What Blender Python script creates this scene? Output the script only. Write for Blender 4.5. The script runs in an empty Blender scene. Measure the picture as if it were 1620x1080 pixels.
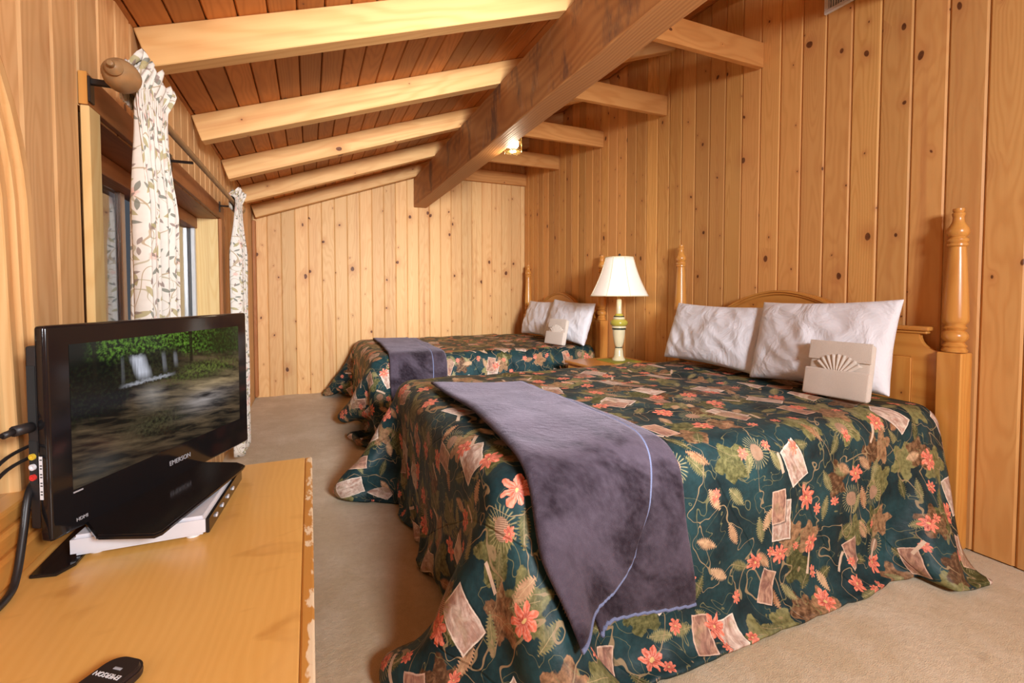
import bpy, bmesh, math, random
import numpy as np
from mathutils import Vector, Matrix, noise as mnoise
from mathutils.bvhtree import BVHTree
PI = math.pi
rnd = random.Random(7)
scene = bpy.context.scene
COL = scene.collection

# ------------------------------------------------------------ camera, light, exposure
F, HC = 740.0, 1.08
YAW, PITCH = math.atan(320 / F), math.atan(26 / F)
cam_d = bpy.data.cameras.new('camera'); cam = bpy.data.objects.new('camera', cam_d); COL.objects.link(cam)
cam.location = (0, 0, HC)
cam.rotation_euler = (PI / 2 - PITCH, 0, -YAW)
cam_d.sensor_fit = 'HORIZONTAL'; cam_d.sensor_width = 36; cam_d.lens = F / 1620 * 36
cam_d.shift_y = -49 / 1620; cam_d.clip_start = 0.02
scene.camera = cam
scene.view_settings.view_transform = 'Standard'; scene.view_settings.look = 'None'
scene.view_settings.gamma = 1; scene.view_settings.use_curve_mapping = False
scene.view_settings.exposure = 0.12

world = bpy.data.worlds.new('world'); scene.world = world; world.use_nodes = True
world.node_tree.nodes['Background'].inputs[0].default_value = (.75, .85, 1, 1)
world.node_tree.nodes['Background'].inputs[1].default_value = .08

def area_light(name, loc, target, size, size_y, power, col, spread=180):
    l = bpy.data.lights.new(name, 'AREA'); l.shape = 'RECTANGLE'; l.size = size; l.size_y = size_y
    l.energy = power; l.color = col; l.spread = math.radians(spread)
    o = bpy.data.objects.new(name, l); COL.objects.link(o); o.location = loc
    o.rotation_euler = (Vector(target) - Vector(loc)).to_track_quat('-Z', 'Y').to_euler()
    return o
area_light('room_light', (1.0, -1.5, 1.8), (1.0, 3, .9), .6, .5, 92, (.94, .97, 1.0))
area_light('far_fill_light', (0.75, -1.2, 1.65), (1.0, 5.5, 1.05), .6, .5, 30, (.95, .97, 1.0), 52)  # added unseen fill behind the viewer, brightens the far wall

# ------------------------------------------------------------ node helpers
class S:
    """socket wrapper so that shader maths can be written as expressions"""
    def __init__(s, nt, sock): s.nt, s.k = nt, sock
    def _m(s, op, *a, clamp=False):
        n = s.nt.nodes.new('ShaderNodeMath'); n.operation = op; n.use_clamp = clamp
        for i, v in enumerate((s,) + a):
            if isinstance(v, S): s.nt.links.new(v.k, n.inputs[i])
            else: n.inputs[i].default_value = v
        return S(s.nt, n.outputs[0])
    def __add__(s, o): return s._m('ADD', o)
    __radd__ = __add__
    def __sub__(s, o): return s._m('SUBTRACT', o)
    def __rsub__(s, o): return s._m('MULTIPLY_ADD', -1.0, o)
    def __mul__(s, o): return s._m('MULTIPLY', o)
    __rmul__ = __mul__
    def __truediv__(s, o): return s._m('DIVIDE', o)
    def sin(s): return s._m('SINE')
    def cos(s): return s._m('COSINE')
    def abs(s): return s._m('ABSOLUTE')
    def sqrt(s): return s._m('SQRT')
    def exp(s): return s._m('EXPONENT')
    def pow(s, e): return s._m('POWER', e)
    def lt(s, o): return s._m('LESS_THAN', o)
    def gt(s, o): return s._m('GREATER_THAN', o)
    def mn(s, o): return s._m('MINIMUM', o)
    def mx(s, o): return s._m('MAXIMUM', o)
    def atan2(s, o): return s._m('ARCTAN2', o)
    def clamp(s): return s._m('ADD', 0.0, clamp=True)
    def edge(s, e=0.002): return (s * (1.0 / e)).clamp()

class MatB:
    def __init__(s, name):
        s.m = bpy.data.materials.new(name); s.m.use_nodes = True; s.nt = s.m.node_tree
        s.b = s.nt.nodes['Principled BSDF']
    def n(s, t): return s.nt.nodes.new(t)
    def coord(s, which='Object'):
        n = s.n('ShaderNodeTexCoord'); return n.outputs[which]
    def sep(s, v):
        n = s.n('ShaderNodeSeparateXYZ'); s.nt.links.new(v, n.inputs[0]); return [S(s.nt, o) for o in n.outputs]
    def comb(s, x, y, z=0.0):
        n = s.n('ShaderNodeCombineXYZ')
        for i, v in enumerate((x, y, z)):
            if isinstance(v, S): s.nt.links.new(v.k, n.inputs[i])
            else: n.inputs[i].default_value = v
        return n.outputs[0]
    def rand(s):
        n = s.n('ShaderNodeObjectInfo'); return S(s.nt, n.outputs['Random'])
    def noise(s, vec, scale=1, detail=3, rough=.5, dist=0, col=False):
        n = s.n('ShaderNodeTexNoise'); s.nt.links.new(vec, n.inputs['Vector'])
        n.inputs['Scale'].default_value = scale; n.inputs['Detail'].default_value = detail
        n.inputs['Roughness'].default_value = rough; n.inputs['Distortion'].default_value = dist
        return S(s.nt, n.outputs[0])
    def mix(s, f, a, b):
        n = s.n('ShaderNodeMix'); n.data_type = 'RGBA'
        for i, v in ((0, f), (6, a), (7, b)):
            if isinstance(v, S): s.nt.links.new(v.k, n.inputs[i])
            elif hasattr(v, 'is_linked'): s.nt.links.new(v, n.inputs[i])
            elif i == 0: n.inputs[i].default_value = v
            else: n.inputs[i].default_value = tuple(v) + (1,) if len(v) == 3 else v
        return n.outputs[2]
    def bright(s, col, f):
        n = s.n('ShaderNodeVectorMath'); n.operation = 'SCALE'; s.nt.links.new(col, n.inputs[0])
        if isinstance(f, S): s.nt.links.new(f.k, n.inputs['Scale'])
        else: n.inputs['Scale'].default_value = f
        return n.outputs[0]
    def voro(s, x, y, scale, off, randomness=.7):
        """motif cells: local coordinates in metres, rotated at random, and three random numbers"""
        px = x * scale + off; py = y * scale + off * 1.7
        n = s.n('ShaderNodeTexVoronoi'); n.voronoi_dimensions = '2D'
        n.inputs['Scale'].default_value = 1; n.inputs['Randomness'].default_value = randomness
        s.nt.links.new(s.comb(px, py), n.inputs['Vector'])
        qx, qy, _ = s.sep(n.outputs['Position']); r, g, b = s.sep(n.outputs['Color'])
        dx = (px - qx) * (1 / scale); dy = (py - qy) * (1 / scale)
        return dx, dy, r, g, b
    def rot(s, dx, dy, ang):
        c, sn = ang.cos(), ang.sin()
        return dx * c + dy * sn, dy * c - dx * sn
    def out(s, color=None, rough=None, metal=None, bump=None, bstr=.3, bdist=.01, **kw):
        def setin(nm, v):
            i = s.b.inputs[nm]
            if isinstance(v, S): s.nt.links.new(v.k, i)
            elif hasattr(v, 'is_linked'): s.nt.links.new(v, i)
            elif isinstance(v, (tuple, list)): i.default_value = tuple(v) + (1,) if len(v) == 3 and i.type == 'RGBA' else v
            else: i.default_value = v
        if color is not None: setin('Base Color', color)
        if rough is not None: setin('Roughness', rough)
        if metal is not None: setin('Metallic', metal)
        if bump is not None:
            n = s.n('ShaderNodeBump'); s.nt.links.new(bump.k, n.inputs['Height'])
            n.inputs['Strength'].default_value = bstr; n.inputs['Distance'].default_value = bdist
            s.nt.links.new(n.outputs[0], s.b.inputs['Normal'])
        for k, v in kw.items(): setin(k.replace('_', ' '), v)
        return s.m

def wood(name, axis, light, dark, knots=1.0, rough=.5, tint=(.62, .25, .07), vary=.22, ring=85, spec=.28, pl=1.0, kscale=1.0, hue=.0):
    """knotty pine: rings of a tilted trunk cut flat, bent round the knots"""
    B = MatB(name); x, y, z = B.sep(B.coord()); R = B.rand()
    a, b, c = {'x': (x, y, z), 'y': (y, x, z), 'z': (z, x, y)}[axis]
    o1 = R * 37.3; o2 = R * 91.7
    fr = lambda s: s._m('FRACT')
    r2, r3 = fr(R * 17.77), fr(R * 53.13)
    # knots
    w1 = B.comb(b + c + o1, a + o2)
    nv = B.noise(w1, 5, 2)
    kx = (b + c) * (6.5 * kscale) + o1 * 3 + nv * .5; ky = a * (3.3 * kscale) + o2
    n = B.n('ShaderNodeTexVoronoi'); n.voronoi_dimensions = '2D'; n.inputs['Scale'].default_value = 1
    B.nt.links.new(B.comb(kx, ky), n.inputs['Vector'])
    qx, qy, _ = B.sep(n.outputs['Position']); kr, kg, kb = B.sep(n.outputs['Color'])
    dx = (kx - qx) * (1 / (6.5 * kscale)); dy = (ky - qy) * (1 / (3.3 * kscale))
    has = kr.lt(.50 * knots)
    ksz = (kg * kg * kg * .012 + .0045)
    el = .8 - kb * .5
    d2 = (dx * dx + dy * dy * el).sqrt()
    core = ((ksz - d2) * 350).clamp() * has
    halo = ((0.0 - d2 * d2 / (ksz * ksz * 9)).exp()) * has
    # rings
    wob = B.noise(B.comb(b * 3 + o1, c * 3, a * .55 + o2), 1.6, 3)
    tilt = (r2 - .5) * .09
    cc = a * tilt + (wob - .5) * .17 + .05 + r3 * .05
    bb = b + c * .3 + (r3 - .5) * .08 + halo * .014
    rad = (bb * bb + cc * cc).sqrt() + halo * .012
    rings = ((rad * (ring * 6.283)).sin() * .5 + .5).pow(1.7)
    fine = B.noise(B.comb(b * 230 + o1, c * 230, a * 4), 1, 3, .6)
    patch = B.noise(B.comb(b * 7 + o2, c * 7, a * 1.1), 1, 2)
    streak = B.noise(B.comb(b * 22 + o1, c * 22, a * .5 + o2), 1, 2)
    col = B.mix((rings * .42 + fine * .25 + (patch - .5) * .45).clamp(), light, dark)
    col = B.mix(((streak - .55) * 4.5).clamp() * .75 * (0.3 + r2), col, tint)
    col = B.mix(halo * .55, col, tint)
    col = B.mix(r3 * hue, col, (.66, .31, .115))
    knot = B.mix((B.noise(w1, 60, 2) * 1.2).clamp(), (.05, .018, .008), (.22, .075, .025))
    col = B.mix(core, col, knot)
    col = B.bright(col, (R - .5) * vary * 2 + 1 + (r3 - .5) * vary * .6)
    bump = fine * .25 - core * .6 + rings * .12
    return B.out(col, rough + .0, bump=bump, bstr=.25, bdist=.003, Specular_IOR_Level=spec)

def plain(name, col, rough=.5, metal=0.0, nscale=40, amt=.12, bstr=.0, **kw):
    B = MatB(name); v = B.coord(); nz = B.noise(v, nscale, 3)
    c = B.mix(nz, tuple(k * (1 - amt) for k in col), tuple(min(1, k * (1 + amt)) for k in col))
    return B.out(c, rough, metal, bump=nz if bstr else None, bstr=bstr, **kw)

def emit(name, col, strength):
    B = MatB(name); n = B.noise(B.coord(), 3, 1)
    c = B.mix(n, col, tuple(k * .92 for k in col))
    return B.out(c, .5, Emission_Color=c, Emission_Strength=strength)

L1, D1, T1 = (.80, .50, .235), (.62, .30, .105), (.50, .185, .06)
W = {}
for ax in 'xyz':
    W['wall' + ax] = wood('pine_wall_' + ax, ax, (.78, .43, .14), (.60, .27, .065), 1.15, tint=(.48, .17, .05), hue=.6, vary=.19)
    W['raft' + ax] = wood('pine_rafter_' + ax, ax, (.78, .47, .19), (.64, .31, .10), .8, tint=(.55, .22, .07), vary=.08, ring=60)
    W['furn' + ax] = wood('honey_pine_' + ax, ax, (.70, .33, .075), (.55, .20, .035), .12, rough=.28, tint=(.45, .14, .03), vary=.06, ring=45, spec=.5)
W['back'] = wood('pine_back_wall', 'z', (.84, .54, .24), (.70, .37, .13), 1.1, tint=(.52, .2, .06), hue=.3, vary=.11)
W['leftw'] = wood('pine_left_wall', 'z', (.76, .47, .22), (.60, .31, .115), .7, tint=(.5, .2, .07))
W['joist'] = wood('pine_joist', 'x', (.62, .29, .09), (.48, .18, .045), .6, vary=.08, ring=60)
W['ceil'] = wood('ceiling_board_pine', 'y', (.58, .22, .055), (.42, .13, .026), .45, tint=(.3, .09, .02), vary=.22)
W['yellow'] = wood('pale_casing_pine', 'z', (.84, .60, .27), (.74, .45, .16), .4, tint=(.6, .3, .1), vary=.05)
W['redy'] = wood('reddish_header_pine', 'y', (.42, .16, .05), (.30, .095, .025), .1, vary=.04, tint=(.3, .09, .02))
W['redz'] = wood('reddish_casing_pine', 'z', (.46, .18, .055), (.34, .11, .03), .1, vary=.04, tint=(.3, .09, .02))
W['mir'] = wood('mirror_frame_pine', 'z', (.80, .50, .22), (.66, .33, .11), .15, rough=.3, vary=.02)
W['mirdark'] = wood('mirror_frame_orange', 'z', (.55, .22, .05), (.44, .14, .025), .05, rough=.3, vary=.02)

def beam_mat():
    B = MatB('aged_beam_wood'); x, y, z = B.sep(B.coord())
    g = B.noise(B.comb(x * 40, y * 1.5, z * 40), 1, 4, .6)
    ring = (((z * z + (x - .3) * (x - .3)).sqrt() + (B.noise(B.comb(x * 2, y * .7, z * 2), 1.5, 2) - .5) * .12) * 380).sin() * .5 + .5
    col = B.mix(ring * .5 + g * .35, (.50, .23, .075), (.33, .12, .034))
    st = B.noise(B.comb(x * 3, y * 3.2, z * 1.2), 1.6, 5, .7)
    side = (z.gt(-.155)) * ((x + .05).lt(0.0))
    col = B.mix(((st - .51) * 8).clamp() * .85 * side, col, (.12, .06, .045))
    st2 = B.noise(B.comb(x * 3 + 5, y * 5, z * 1.5), 2.0, 3, .6)
    col = B.mix(((st2 - .62) * 7).clamp() * .45 * side, col, (.5, .36, .26))
    return B.out(col, .55, bump=g + ring * .3, bstr=.3, bdist=.004)
W['beam'] = beam_mat()

def dresser_top():
    B = MatB('worn_honey_top'); x, y, z = B.sep(B.coord())
    g = B.noise(B.comb(x * 90, y * 3.0, z), 1, 4, .65)
    wv = B.noise(B.comb(x * 4, y * 1.2, z), 1.2, 3)
    ring = ((x + wv * .12) * 420).sin() * .5 + .5
    patch = B.noise(B.comb(x * 6, y * 3, z), 1, 3)
    col = B.mix((g * .35 + ring * .18 + (patch - .5) * .9).clamp(), (.82, .47, .13), (.68, .33, .065))
    k = B.noise(B.comb(x * 7, y * 14, z), 1, 2, .5, 1.0)
    col = B.mix(((k - .58) * 6).clamp() * .5, col, (.52, .22, .04))
    col = B.mix(((patch - .55) * 4).clamp() * .4, col, (.88, .55, .20))
    B2 = B.noise(B.comb(x * 60, y * 60, z * 60), 1, 2)
    return B.out(col, g * .08 + .27, bump=g, bstr=.12, bdist=.002, Specular_IOR_Level=.5)
W['top'] = dresser_top()

def edge_band():
    B = MatB('chipped_edge'); x, y, z = B.sep(B.coord())
    n1 = B.noise(B.comb(x * 60, y * 22, z * 30), 1, 3, .6)
    big = B.noise(B.comb(0.0, y * 5, 0.0), 1, 1)
    chip = ((n1 + (x + .02) * 9 + big * .25 - .86) * 14).clamp()
    g = B.noise(B.comb(x * 80, y * 4, z * 80), 1, 3)
    col = B.mix(g, (.66, .33, .07), (.5, .2, .035))
    return B.out(B.mix(chip, col, (.85, .68, .45)), .4)
W['edge'] = edge_band()

def carpet():
    B = MatB('beige_carpet'); x, y, z = B.sep(B.coord())
    v = B.comb(x, y)
    a = B.noise(B.comb(x * 1.0, y * .75), 3.2, 4, .6); f = B.noise(v, 330, 2, .7); m = B.noise(v, 46, 3, .6)
    sw = B.noise(B.comb(x * 1.6 + y * .6, y * 1.5), 7, 2, .5, .6)
    col = B.mix(((a - .42) * 2.6 + (sw - .5) * .9).clamp(), (.66, .51, .31), (.84, .71, .52))
    col = B.mix(((m - .42) * 1.6).clamp() * .45, col, (.46, .33, .18))
    st = B.noise(v, 9, 3, .6)
    col = B.mix(((st - .66) * 9).clamp() * .3, col, (.33, .2, .10))
    return B.out(B.bright(col, f * .5 + .75), .95, bump=f * .6 + m * .7, bstr=.8, bdist=.009, Sheen_Weight=.25, Specular_IOR_Level=.1)
W['carpet'] = carpet()

def comforter():
    B = MatB('leaf_and_flower_print'); x, y, _ = B.sep(B.coord('UV')); uv = B.comb(x, y)
    wn = B.noise(uv, 14, 2); x = x + (wn - .5) * .012; y = y + (B.noise(uv, 11, 2) - .5) * .012
    n1 = B.noise(uv, 7, 3); nf = B.noise(uv, 60, 3, .6); nm = B.noise(uv, 26, 3, .6)
    col = B.mix(((n1 - .35) * 2.4).clamp(), (.008, .022, .026), (.022, .070, .076))
    def put(mask, c):
        nonlocal col
        col = B.mix(mask, col, c)
    def leafs(scale, off, L, wd, pres, c1, c2, jag=0.0):
        dx, dy, r, g, b = B.voro(x, y, scale, off, .75)
        u, v = B.rot(dx, dy, r * 6.283)
        sh = (1.0 - (u * u) * (1 / (L * L)))
        wv = sh * wd + ((u * (jag * 900)).sin() * (wd * .22) if jag else 0.0)
        m = (wv - v.abs()).edge(.0025) * sh.gt(0.0) * g.lt(pres)
        vein = ((.0012 - v.abs()).edge(.001)).mx(((u * 420 + v.abs() * 420).sin() - .8).edge(.3) * .5)
        c = B.mix((b + (nf - .5) * 1.0).clamp(), c1, c2); c = B.mix(vein * .55, c, (.62, .45, .24))
        put(m, c)
    def clump(scale, off, rad, pres, c1, c2):
        dx, dy, r, g, b = B.voro(x, y, scale, off, .8)
        th = dy.atan2(dx)
        rr = (dx * dx + dy * dy).sqrt() + (nm - .5) * rad * .9
        rim = rad * (1.0 + (th * 5 + r * 6).sin() * .22)
        m = (rim - rr).edge(.004) * g.lt(pres)
        put(m * .92, B.mix(((nf - .5) * 2.2 + b).clamp(), c1, c2))
    clump(5.2, 3.1, .062, .62, (.060, .062, .018), (.24, .22, .085))
    clump(4.6, 9.7, .055, .55, (.10, .045, .02), (.40, .22, .11))
    leafs(9, 1.3, .045, .017, .50, (.07, .075, .026), (.26, .24, .11), 1)
    leafs(8, 15.3, .042, .017, .40, (.30, .13, .06), (.56, .36, .21), 1)
    # vines
    vn = B.noise(uv, 5.5, 2, .5, .8); put(((.0065 - (vn - .5).abs()) * 500).clamp() * .85, B.mix(nf, (.50, .33, .18), (.20, .16, .08)))
    vn2 = B.noise(B.comb(x + 7.1, y + 3.3), 8, 2, .5, .8); put(((.0055 - (vn2 - .47).abs()) * 500).clamp() * .7, (.22, .20, .09))
    # torn parchment patches
    def patches(scale, off, hw, hh, pres, c1, c2, dark):
        dx, dy, r, g, b = B.voro(x, y, scale, off, .6)
        u, v = B.rot(dx, dy, (r - .5) * 1.3 + .1)
        j = (nm - .5) * .008
        eu = hw - u.abs() + j; ev = hh - v.abs() + j
        m = (eu.mn(ev)).edge(.0015) * g.lt(pres)
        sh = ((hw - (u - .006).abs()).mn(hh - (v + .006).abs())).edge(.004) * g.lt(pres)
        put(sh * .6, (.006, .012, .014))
        pic = ((B.noise(B.comb(u * 1.6 + r * 9, v * .8 + g * 9), 20, 4, .6, 1.4) - .38) * 4.0).clamp()
        c = B.mix(pic, dark, c1); c = B.mix(((B.noise(B.comb(u * 1.2 + g * 7, v + r * 5), 16, 2) - .55) * 5).clamp() * .6, c, (.30, .26, .12)); c = B.mix(((.006 - eu.mn(ev)) * 300).clamp(), c, c2)
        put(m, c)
    patches(3.3, 4.4, .044, .066, .72, (.72, .58, .48), (.82, .70, .58), (.42, .25, .19))
    patches(3.0, 11.9, .034, .055, .6, (.52, .30, .20), (.70, .48, .36), (.25, .12, .09))
    # pine cones
    dx, dy, r, g, b = B.voro(x, y, 4.3, 6.6, .75)
    rr = (dx * dx + dy * dy).sqrt(); th = dy.atan2(dx)
    spk = (((th * 26).sin() - .3) * 2).clamp() * (.052 - rr).edge(.006) * g.lt(.42)
    put(spk * .6, (.42, .36, .17))
    cn = (((dx + dy) * 520).sin() * ((dx - dy) * 520).sin()).abs()
    put((.026 - rr + (nm - .5) * .008).edge(.003) * g.lt(.42), B.mix(cn, (.16, .07, .04), (.66, .44, .29)))
    # coral flowers
    def flowers(scale, off, rad, pres):
        dx, dy, r, g, b = B.voro(x, y, scale, off, .7)
        dx = dx + (nm - .5) * rad * .9; dy = dy * (b * .5 + .8) + (B.noise(B.comb(x + 3, y), 30, 2) - .5) * rad * .9
        rr = (dx * dx + dy * dy).sqrt() + (nf - .5) * .009; th = dy.atan2(dx) + r * 6
        rim = rad * ((th * 3.5).sin().abs() * .5 + .55)
        m = (rim - rr).edge(.002) * g.lt(pres)
        rays = (th * 15).sin() * .5 + .5
        c = B.mix((rr * (1.2 / rad) + (nf - .5) * 1.6).clamp(), (.36, .03, .02), (.82, .18, .10))
        c = B.mix(rays * .5 * (nf * 1.6), c, (.90, .48, .36)); c = B.mix((rad * .17 - rr).edge(.002), c, (.75, .5, .2))
        put(m, c)
    flowers(5.6, 2.2, .036, .50)
    flowers(9.0, 8.8, .020, .30)
    # ribbon tags
    dx, dy, r, g, b = B.voro(x, y, 4.9, 13.4, .8)
    u, v = B.rot(dx, dy, (r - .5) * 1.6)
    put(((.0065 - u.abs()).mn(.036 - v.abs())).edge(.001) * g.lt(.42), B.mix(nf, (.72, .56, .42), (.55, .38, .26)))
    # quilting stitches, a sewn relief in the cloth
    q = ((x * .9 + y * .55) * (1 / .30))._m('FRACT')
    st = ((.014 - (q - .5).abs()) * 70).clamp()
    wr = B.noise(uv, 5, 3, .5)
    return B.out(B.bright(col, nf * .9 + .55), .5, bump=wr * 1.2 + nf * .10 - st * .35, bstr=.6, bdist=.02, Sheen_Weight=.0, Specular_IOR_Level=.22)
W['quilt'] = comforter()
W['lining'] = plain('quilt_lining', (.72, .72, .76), .8)

def curtain_mat():
    B = MatB('cream_vine_print'); x, y, _ = B.sep(B.coord('UV')); uv = B.comb(x, y)
    nf = B.noise(uv, 60, 2); col = B.mix(nf, (.80, .74, .66), (.72, .65, .56))
    vn = B.noise(B.comb(x, y * .8), 8, 1, .5, .6)
    col = B.mix(((.007 - (vn - .5).abs()) * 400).clamp() * .8, col, (.42, .30, .16))
    vn = B.noise(B.comb(x + 9, y * .8 + 4), 9, 1, .5, .6)
    col = B.mix(((.006 - (vn - .48).abs()) * 400).clamp() * .7, col, (.40, .33, .18))
    for sc, off, rad, pr in ((8, 3.3, .026, .55), (13, 7.7, .014, .4)):
        dx, dy, r, g, b = B.voro(x, y, sc, off, .7)
        rr = (dx * dx + dy * dy).sqrt(); th = dy.atan2(dx) + r * 6
        m = (rad * ((th * 2.5).sin().abs() * .3 + .7) - rr).edge(.003) * g.lt(pr)
        col = B.mix(m * .8, col, B.mix((rr * 1.0 / rad).clamp(), (.74, .40, .30), (.80, .60, .52)))
    for sc, off, L, wd, pr, c in ((22, 1.1, .017, .0055, .85, (.16, .17, .13)), (17, 5.2, .022, .008, .6, (.40, .33, .14)), (26, 8.9, .012, .0045, .6, (.25, .17, .14))):
        dx, dy, r, g, b = B.voro(x, y, sc, off, .8)
        u, v = B.rot(dx, dy, r * 6.283); sh = 1.0 - u * u * (1 / (L * L))
        col = B.mix((sh * wd - v.abs()).edge(.0012) * g.lt(pr) * .85, col, c)
    return B.out(col, .8, bump=nf, bstr=.1, bdist=.002, Sheen_Weight=.1)
W['curtain'] = curtain_mat()

def plush():
    B = MatB('plum_grey_plush'); v = B.coord('UV'); x, y, _ = B.sep(v)
    a = B.noise(v, 5.5, 3, .55, .8); f = B.noise(v, 420, 2); m = B.noise(v, 55, 3)
    k = ((a - .5) * 5 + .5).clamp()
    col = B.mix(k, (.018, .011, .017), (.074, .056, .076)); col = B.mix((m - .4).clamp() * .5, col, (.17, .14, .175))
    return B.out(B.bright(col, f * .6 + .7), .85, bump=f * .5 + m * .8 + a, bstr=.5, bdist=.008, Sheen_Weight=.30, Sheen_Roughness=.4, Sheen_Tint=(.72, .62, .74), Specular_IOR_Level=.15)
W['plush'] = plush()
W['stitch'] = plain('slate_blue_blanket_stitch', (.17, .20, .34), .7, nscale=400, amt=.5, bstr=.4)

def linen():
    B = MatB('white_cotton'); v = B.coord(); f = B.noise(v, 700, 2); w = B.noise(v, 7, 4, .55, .7)
    c = B.mix(f, (.80, .80, .86), (.86, .86, .90))
    return B.out(c, .85, bump=f * .1 + w * 2.0, bstr=.5, bdist=.025, Sheen_Weight=.1)
W['cotton'] = linen()
def terry():
    B = MatB('cream_terry'); v = B.coord(); f = B.noise(v, 380, 3, .7)
    return B.out(B.mix(f, (.76, .64, .53), (.93, .83, .73)), .95, bump=f, bstr=.8, bdist=.006, Sheen_Weight=.3)
W['terry'] = terry()
W['black'] = plain('gloss_black_plastic', (.010, .009, .010), .12, nscale=5, Specular_IOR_Level=.5)
W['blackmat'] = plain('matte_black_plastic', (.022, .019, .020), .45, nscale=60)
W['remote'] = plain('dark_remote_plastic', (.022, .014, .013), .38, nscale=60)
W['rubber'] = plain('black_cable_rubber', (.012, .011, .012), .4)
W['silver'] = plain('silver_plastic', (.74, .77, .84), .35, .15, nscale=30, amt=.05)
W['white'] = plain('white_print', (.85, .85, .88), .5, amt=.05)
W['grey'] = plain('grey_print', (.45, .45, .48), .4)
W['yel'] = plain('yellow_jack', (.80, .55, .05), .35); W['red'] = plain('red_jack', (.75, .05, .04), .35)
W['brass'] = plain('brass', (.72, .52, .2), .25, .9)
W['iron'] = plain('dark_iron', (.05, .04, .035), .4, .7)
W['rodw'] = wood('brown_rod_wood', 'y', (.38, .22, .10), (.25, .135, .055), 0, rough=.4, vary=0)
W['cream'] = plain('cream_glaze', (.74, .66, .42), .18, nscale=12)
W['olive'] = plain('olive_glaze', (.46, .40, .06), .18, nscale=12)
W['darkg'] = plain('dark_green_line', (.03, .045, .03), .3)
W['mat'] = plain('lime_green_felt', (.30, .30, .03), .85, nscale=90, bstr=.2)
W['alu'] = plain('white_window_vinyl', (.68, .67, .66), .3, .2, amt=.04)
W['ventm'] = plain('white_vent_enamel', (.78, .79, .80), .35, amt=.03)
W['dark'] = plain('vent_shadow_cavity', (.02, .02, .02), .8)  # near black: painted shade behind the vent louvres, also ports and sticker marks
W['mattress'] = plain('mattress_ticking', (.78, .78, .80), .9)
W['outside'] = wood('outside_backdrop', 'z', (.16, .10, .065), (.10, .055, .032), .2, rough=.7)  # brown wood tone for the added backdrop outside the window
W['base'] = plain('wall_backing', (.30, .15, .06), .7)
B = MatB('mirror_glass'); W['mirror'] = B.out(B.mix(B.noise(B.coord(), 2, 1), (.82, .83, .82), (.86, .87, .86)), .015, 1.0)
B = MatB('clear_glass'); W['glass'] = B.out(B.mix(B.noise(B.coord(), 2, 1), (.93, .95, .95), (.97, .98, .98)), .02, Transmission_Weight=1.0, IOR=1.45)
B = MatB('lamp_shade_silk'); sn = B.noise(B.coord(), 50, 2)
W['shade'] = B.out(B.mix(sn, (.86, .78, .68), (.90, .83, .74)), .75, Subsurface_Weight=.0, Transmission_Weight=.0, Emission_Color=(1, .83, .66), Emission_Strength=.16)
W['bulb'] = emit('lit_bulb', (1, .86, .58), 9)

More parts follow.
